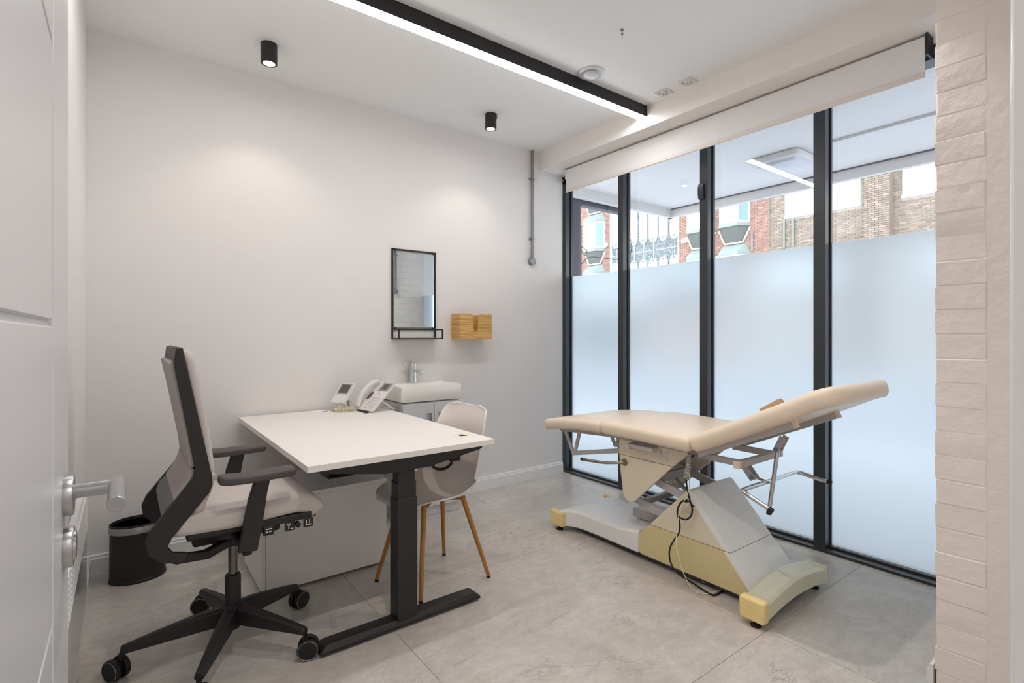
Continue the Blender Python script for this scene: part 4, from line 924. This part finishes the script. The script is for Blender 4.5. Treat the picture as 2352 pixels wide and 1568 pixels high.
# lifting arms
for x in (NX + .03, FXX - .045):
    for p, q_ in (((1.90, .485), (1.50, .39)), ((1.90, .322), (1.60, .262))):
        bm = bmesh.new(); bar(bm, (x, p[0], p[1]), (x, q_[0], q_[1]), .02, .04, side=(1, 0, 0)); obj('lifting_arm', bm, 'couchgrey', tc, bevel=.002)
bm = bmesh.new(); bar(bm, (NX + .04, 1.72, .455), (FXX - .05, 1.72, .455), .03, .045); bar(bm, (NX + .04, 1.80, .315), (FXX - .05, 1.80, .315), .03, .03); obj('tie_bar', bm, 'couchgrey', tc, bevel=.002)
bm = bmesh.new(); tube(bm, [(MX, 1.72, .43), (MX, 1.62, .36)], .012, 14); ac = obj('lift_rod', bm, 'chrome', tc)
bm = bmesh.new(); tube(bm, [(MX, 1.625, .365), (MX, 1.40, .20)], .026, 16); obj('lift_motor', bm, 'couchgrey', ac)
obj('control_box', B(((MX - .02, 1.80, .15), (MX + .15, 2.0, .20))), 'couchgrey', tc, bevel=.004)
# upper wedge housing
wed = [(1.928, .555), (1.925, .50), (1.902, .352), (1.893, .328), (1.872, .310), (1.848, .306), (1.822, .318), (1.582, .555)]
upw = [(1.928, .558), (1.928, .648), (1.475, .648), (1.578, .558)]
for a, b in ((2.205, 2.222), (2.60, 2.617)):
    bm = bmesh.new(); prism(bm, wed, 'x', a, b); obj('wedge_panel', bm, 'couchcream', tc, bevel=.004, label='cream triangular side panel')
    bm = bmesh.new(); prism(bm, upw, 'x', a, b); obj('upper_wedge_panel', bm, 'couchcream', tc, bevel=.002)
obj('seat_frame', B(((2.20, 1.45, .642), (2.64, 1.94, .668)), ((2.22, 1.905, .50), (2.60, 1.925, .645))), 'couchgrey', tc, bevel=.002)
obj('rail_end', B(((2.135, 1.80, .612), (2.20, 1.826, .640)), ((2.150, 1.66, .622), (2.2, 1.81, .640))), 'couchgrey', tc, bevel=.002)
bm = bmesh.new(); tube(bm, [(2.15, 1.607, .645), (2.15, 1.607, .618), (2.15, 1.598, .602), (2.15, 1.580, .598), (2.15, 1.565, .606), (2.15, 1.562, .62), (2.15, 1.562, .645)], .004, 10, 4); obj('cable_hook', bm, 'chrome', tc)
# release lever
bm = bmesh.new(); tube(bm, [(2.222, 1.893, .518), (2.19, 1.925, .512), (2.165, 2.0, .500), (2.16, 2.10, .492), (2.16, 2.165, .488)], .0085, 12, 5); rl = obj('release_lever', bm, 'warmchrome', tc)
bm = bmesh.new(); tube(bm, [(2.16, 2.163, .488), (2.16, 2.180, .487)], .0095, 12); obj('lever_tip', bm, 'rubber', rl)
bm = bmesh.new(); tube(bm, [(2.2035, 1.888, .519), (2.206, 1.888, .519)], .020, 20); obj('lever_hole', bm, mat('dim_hole', '7a6e58', .6), tc)
# foot section linkage
for x in (2.22, 2.60):
    bm = bmesh.new(); bar(bm, (x, 2.385, .625), (x, 2.305, .484), .014, .020, side=(1, 0, 0)); bar(bm, (x, 2.255, .625), (x, 2.30, .484), .014, .020, side=(1, 0, 0))
    bar(bm, (x, 2.31, .490), (x, 1.90, .580), .016, .026, side=(1, 0, 0)); bar(bm, (x, 2.42, .622), (x, 1.93, .652), .025, .018, side=(1, 0, 0))
    obj('foot_linkage', bm, 'couchgrey', tc, bevel=.002)
# padding
bm = bmesh.new(); cushion(bm, [(2.002, .700), (2.15, .695), (2.32, .678), (2.44, .660), (2.505, .642)], .625, .066, .026, .012, .07, 'x', MX + .005, crown=.010); obj('leg_cushion', bm, 'vinyl', tc)
bm = bmesh.new(); cushion(bm, [(1.425, .700), (1.55, .702), (1.75, .705), (1.995, .705)], .635, .072, .028, .02, .012, 'x', MX + .005, crown=.012); obj('seat_cushion', bm, 'vinyl', tc)
bm = bmesh.new(); cushion(bm, [(1.43, .700), (1.33, .744), (1.15, .830), (1.0, .903), (.9, .955), (.84, .980), (.80, .988)], lambda f: .635 - .05 * max(0, f - .6), .076, .030, .016, .085, 'x', MX + .005, crown=.010, nst=40); bc_ = obj('back_cushion', bm, 'vinyl', tc)
# backrest rails
for x, e in ((2.185, .98), (2.60, .98)):
    f = lambda y: .648 + (1.43 - y) * .462
    bm = bmesh.new(); bar(bm, (x, 1.44, f(1.44)), (x, e, f(e)), .028, .032, side=(1, 0, 0)); rr_ = obj('backrest_rail', bm, 'couchgrey', tc, bevel=.002)
    bm = bmesh.new(); bar(bm, (x, e + .001, f(e + .001)), (x, e - .010, f(e - .010)), .029, .033, side=(1, 0, 0)); obj('rail_cap', bm, 'vinyl', rr_)
bm = bmesh.new(); tube(bm, [(2.165, 1.425, .645), (2.205, 1.425, .645)], .014, 16); obj('hinge_bolt', bm, 'steel', tc)
# horizontal sub-frame
bm = bmesh.new()
for x in (2.225, 2.53): bar(bm, (x, 1.44, .640), (x, 1.235, .640), .022, .028, side=(1, 0, 0))
bar(bm, (2.195, 1.226, .640), (2.565, 1.226, .640), .026, .030); sf = obj('sub_frame', bm, 'couchgrey', tc, bevel=.002)
obj('frame_cap', B(((2.178, 1.211, .624), (2.196, 1.241, .656))), 'vinyl', sf, bevel=.002); obj('frame_cap', B(((2.564, 1.211, .624), (2.582, 1.241, .656))), 'vinyl', sf, bevel=.002)
bm = bmesh.new()
for x in (2.34, 2.375): bar(bm, (x, 1.30, .625), (x, 1.235, .545), .006, .030, side=(1, 0, 0)); bar(bm, (x, 1.10, .765), (x, 1.13, .70), .006, .026, side=(1, 0, 0))
lb_ = obj('link_plate', bm, 'couchgrey', tc, bevel=.001)
bm = bmesh.new(); tube(bm, [(2.33, 1.24, .556), (2.385, 1.24, .556)], .009, 12); obj('pivot_bolt', bm, 'steel', lb_)
bm = bmesh.new(); tube(bm, [(2.33, 1.128, .705), (2.385, 1.128, .705)], .009, 12); obj('pivot_bolt', bm, 'steel', lb_)
bm = bmesh.new(); tube(bm, [(2.355, 1.128, .705), (2.35, 1.165, .42)], .0095, 14); rd = obj('support_rod', bm, 'chrome', tc)
bm = bmesh.new(); tube(bm, [(2.35, 1.165, .425), (2.35, 1.166, .402)], .0115, 14); obj('rod_tip', bm, 'rubber', rd)
bm = bmesh.new(); tube(bm, [(2.355, 1.235, .555), (2.353, 1.16, .545)], .006, 10); obj('cross_link', bm, 'chrome', tc)
# paper roll bar (U-shaped)
bm = bmesh.new(); tube(bm, [(2.12, 1.048, .503), (2.12, 1.10, .523), (2.12, 1.145, .541), (2.128, 1.165, .549), (2.15, 1.172, .551), (2.38, 1.170, .551), (2.60, 1.168, .551), (2.63, 1.163, .549), (2.64, 1.145, .545), (2.64, 1.09, .537), (2.64, 1.03, .530)], .0095, 14, 4); ub = obj('roll_bar', bm, 'chrome', tc, label='chrome U shaped paper roll bar')
bm = bmesh.new(); tube(bm, [(2.12, 1.052, .5045), (2.12, 1.036, .498)], .0108, 14); tube(bm, [(2.64, 1.036, .531), (2.64, 1.018, .5285)], .0108, 14); obj('bar_tip', bm, 'rubber', ub)
# far side folded armrest
bm = bmesh.new(); bar(bm, (2.79, 1.42, .80), (2.79, 1.315, .868), .05, .035, side=(1, 0, 0)); obj('armrest', bm, mat('tan_armrest', 'c9a77c', .4), tc, bevel=.006, label='tan folded armrest on the far side')
bm = bmesh.new(); bar(bm, (2.79, 1.42, .79), (2.70, 1.43, .66), .02, .03); obj('armrest_bracket', bm, 'couchgrey', tc)
# leads
bm = bmesh.new(); pts = []; ax0, ax1 = Vector((2.175, 1.455, .66)), Vector((2.185, 1.488, .52)); d = (ax1 - ax0).normalized(); s = d.orthogonal().normalized(); u = d.cross(s)
for k in range(18 * 8 + 1): f = k / (18 * 8); a = k * 2 * PI / 8; pts.append(ax0.lerp(ax1, f) + (s * math.cos(a) + u * math.sin(a)) * .010)
tube(bm, pts, .0022, 6); obj('coiled_lead', bm, 'couchgrey', tc, label='grey coiled control lead')
PX = lambda px, py, x: ((lambda u, v: (lambda r: (x, r[1] * x / r[0], H + v * x / r[0]))((FW[0] + u * RT[0], FW[1] + u * RT[1])))((px - 1176) / 1181, -(py - 769) / 1181))
PZ = lambda px, py, z: ((lambda u, v: (lambda t: ((FW[0] + u * RT[0]) * t, (FW[1] + u * RT[1]) * t, z))((z - H) / v))((px - 1176) / 1181, -(py - 769) / 1181))
X_ = 2.205
c = [PX(1592, 1046, 2.16), PX(1583, 1062, X_), PX(1576, 1095, X_), PX(1580, 1130, X_), PX(1588, 1160, X_), PX(1590, 1172, 2.21), PX(1586, 1186, X_), PX(1574, 1193, 2.2), PX(1560, 1186, 2.195), PX(1556, 1172, 2.2), PX(1562, 1156, 2.205), PX(1573, 1148, 2.2), PX(1584, 1152, 2.195), PX(1590, 1160, 2.19), PX(1594, 1163, 2.2)]
bm = bmesh.new(); tube(bm, c, .0042, 8, 6)
c = [PX(1578, 1152, 2.19), PX(1566, 1152, 2.195), PX(1557, 1168, 2.2), PX(1556, 1180, 2.2), PX(1561, 1200, 2.2), PX(1560, 1222, 2.19), PX(1548, 1240, 2.16), PX(1538, 1262, 2.13), PX(1540, 1290, 2.12), PX(1556, 1315, 2.12), PZ(1600, 1344, .012), PZ(1628, 1362, .006), PZ(1642, 1366, .006), PZ(1655, 1360, .006), PZ(1664, 1354, .010), (2.245, 1.40, .02)]
tube(bm, c, .0042, 8, 6); tag(obj('power_lead', bm, 'rubber'), 'black power lead knotted and hanging down the couch base', 'cable')
bm = bmesh.new(); c = [PX(1583, 1086, 2.185), PX(1583, 1120, 2.2), PX(1572, 1150, 2.19), PX(1560, 1170, 2.185), PX(1558, 1200, 2.185), PX(1553, 1245, 2.16), PX(1562, 1290, 2.14), PX(1574, 1325, 2.14), PZ(1590, 1352, .010), PZ(1612, 1363, .005), PZ(1640, 1360, .005), PZ(1655, 1348, .012), (2.245, 1.44, .02)]
tube(bm, c, .0022, 6, 6); tag(obj('thin_lead', bm, 'cord'), 'thin pale lead hanging beside the black one to the floor', 'cable')

# glowing panel added out of view to brighten the room from the corridor
cp = thing('corridor_fill_panel', (1.3, -.8, ZC), 'white square panel added unseen as fill light on the corridor ceiling behind the doorway', 'lamp')
obj('frame', B(((.7, -1.1, ZC - .012), (1.9, -.5, ZC))), 'socket', cp); obj('diffuser', B(((.72, -1.08, ZC - .015), (1.88, -.52, ZC - .012))), 'panel', cp)
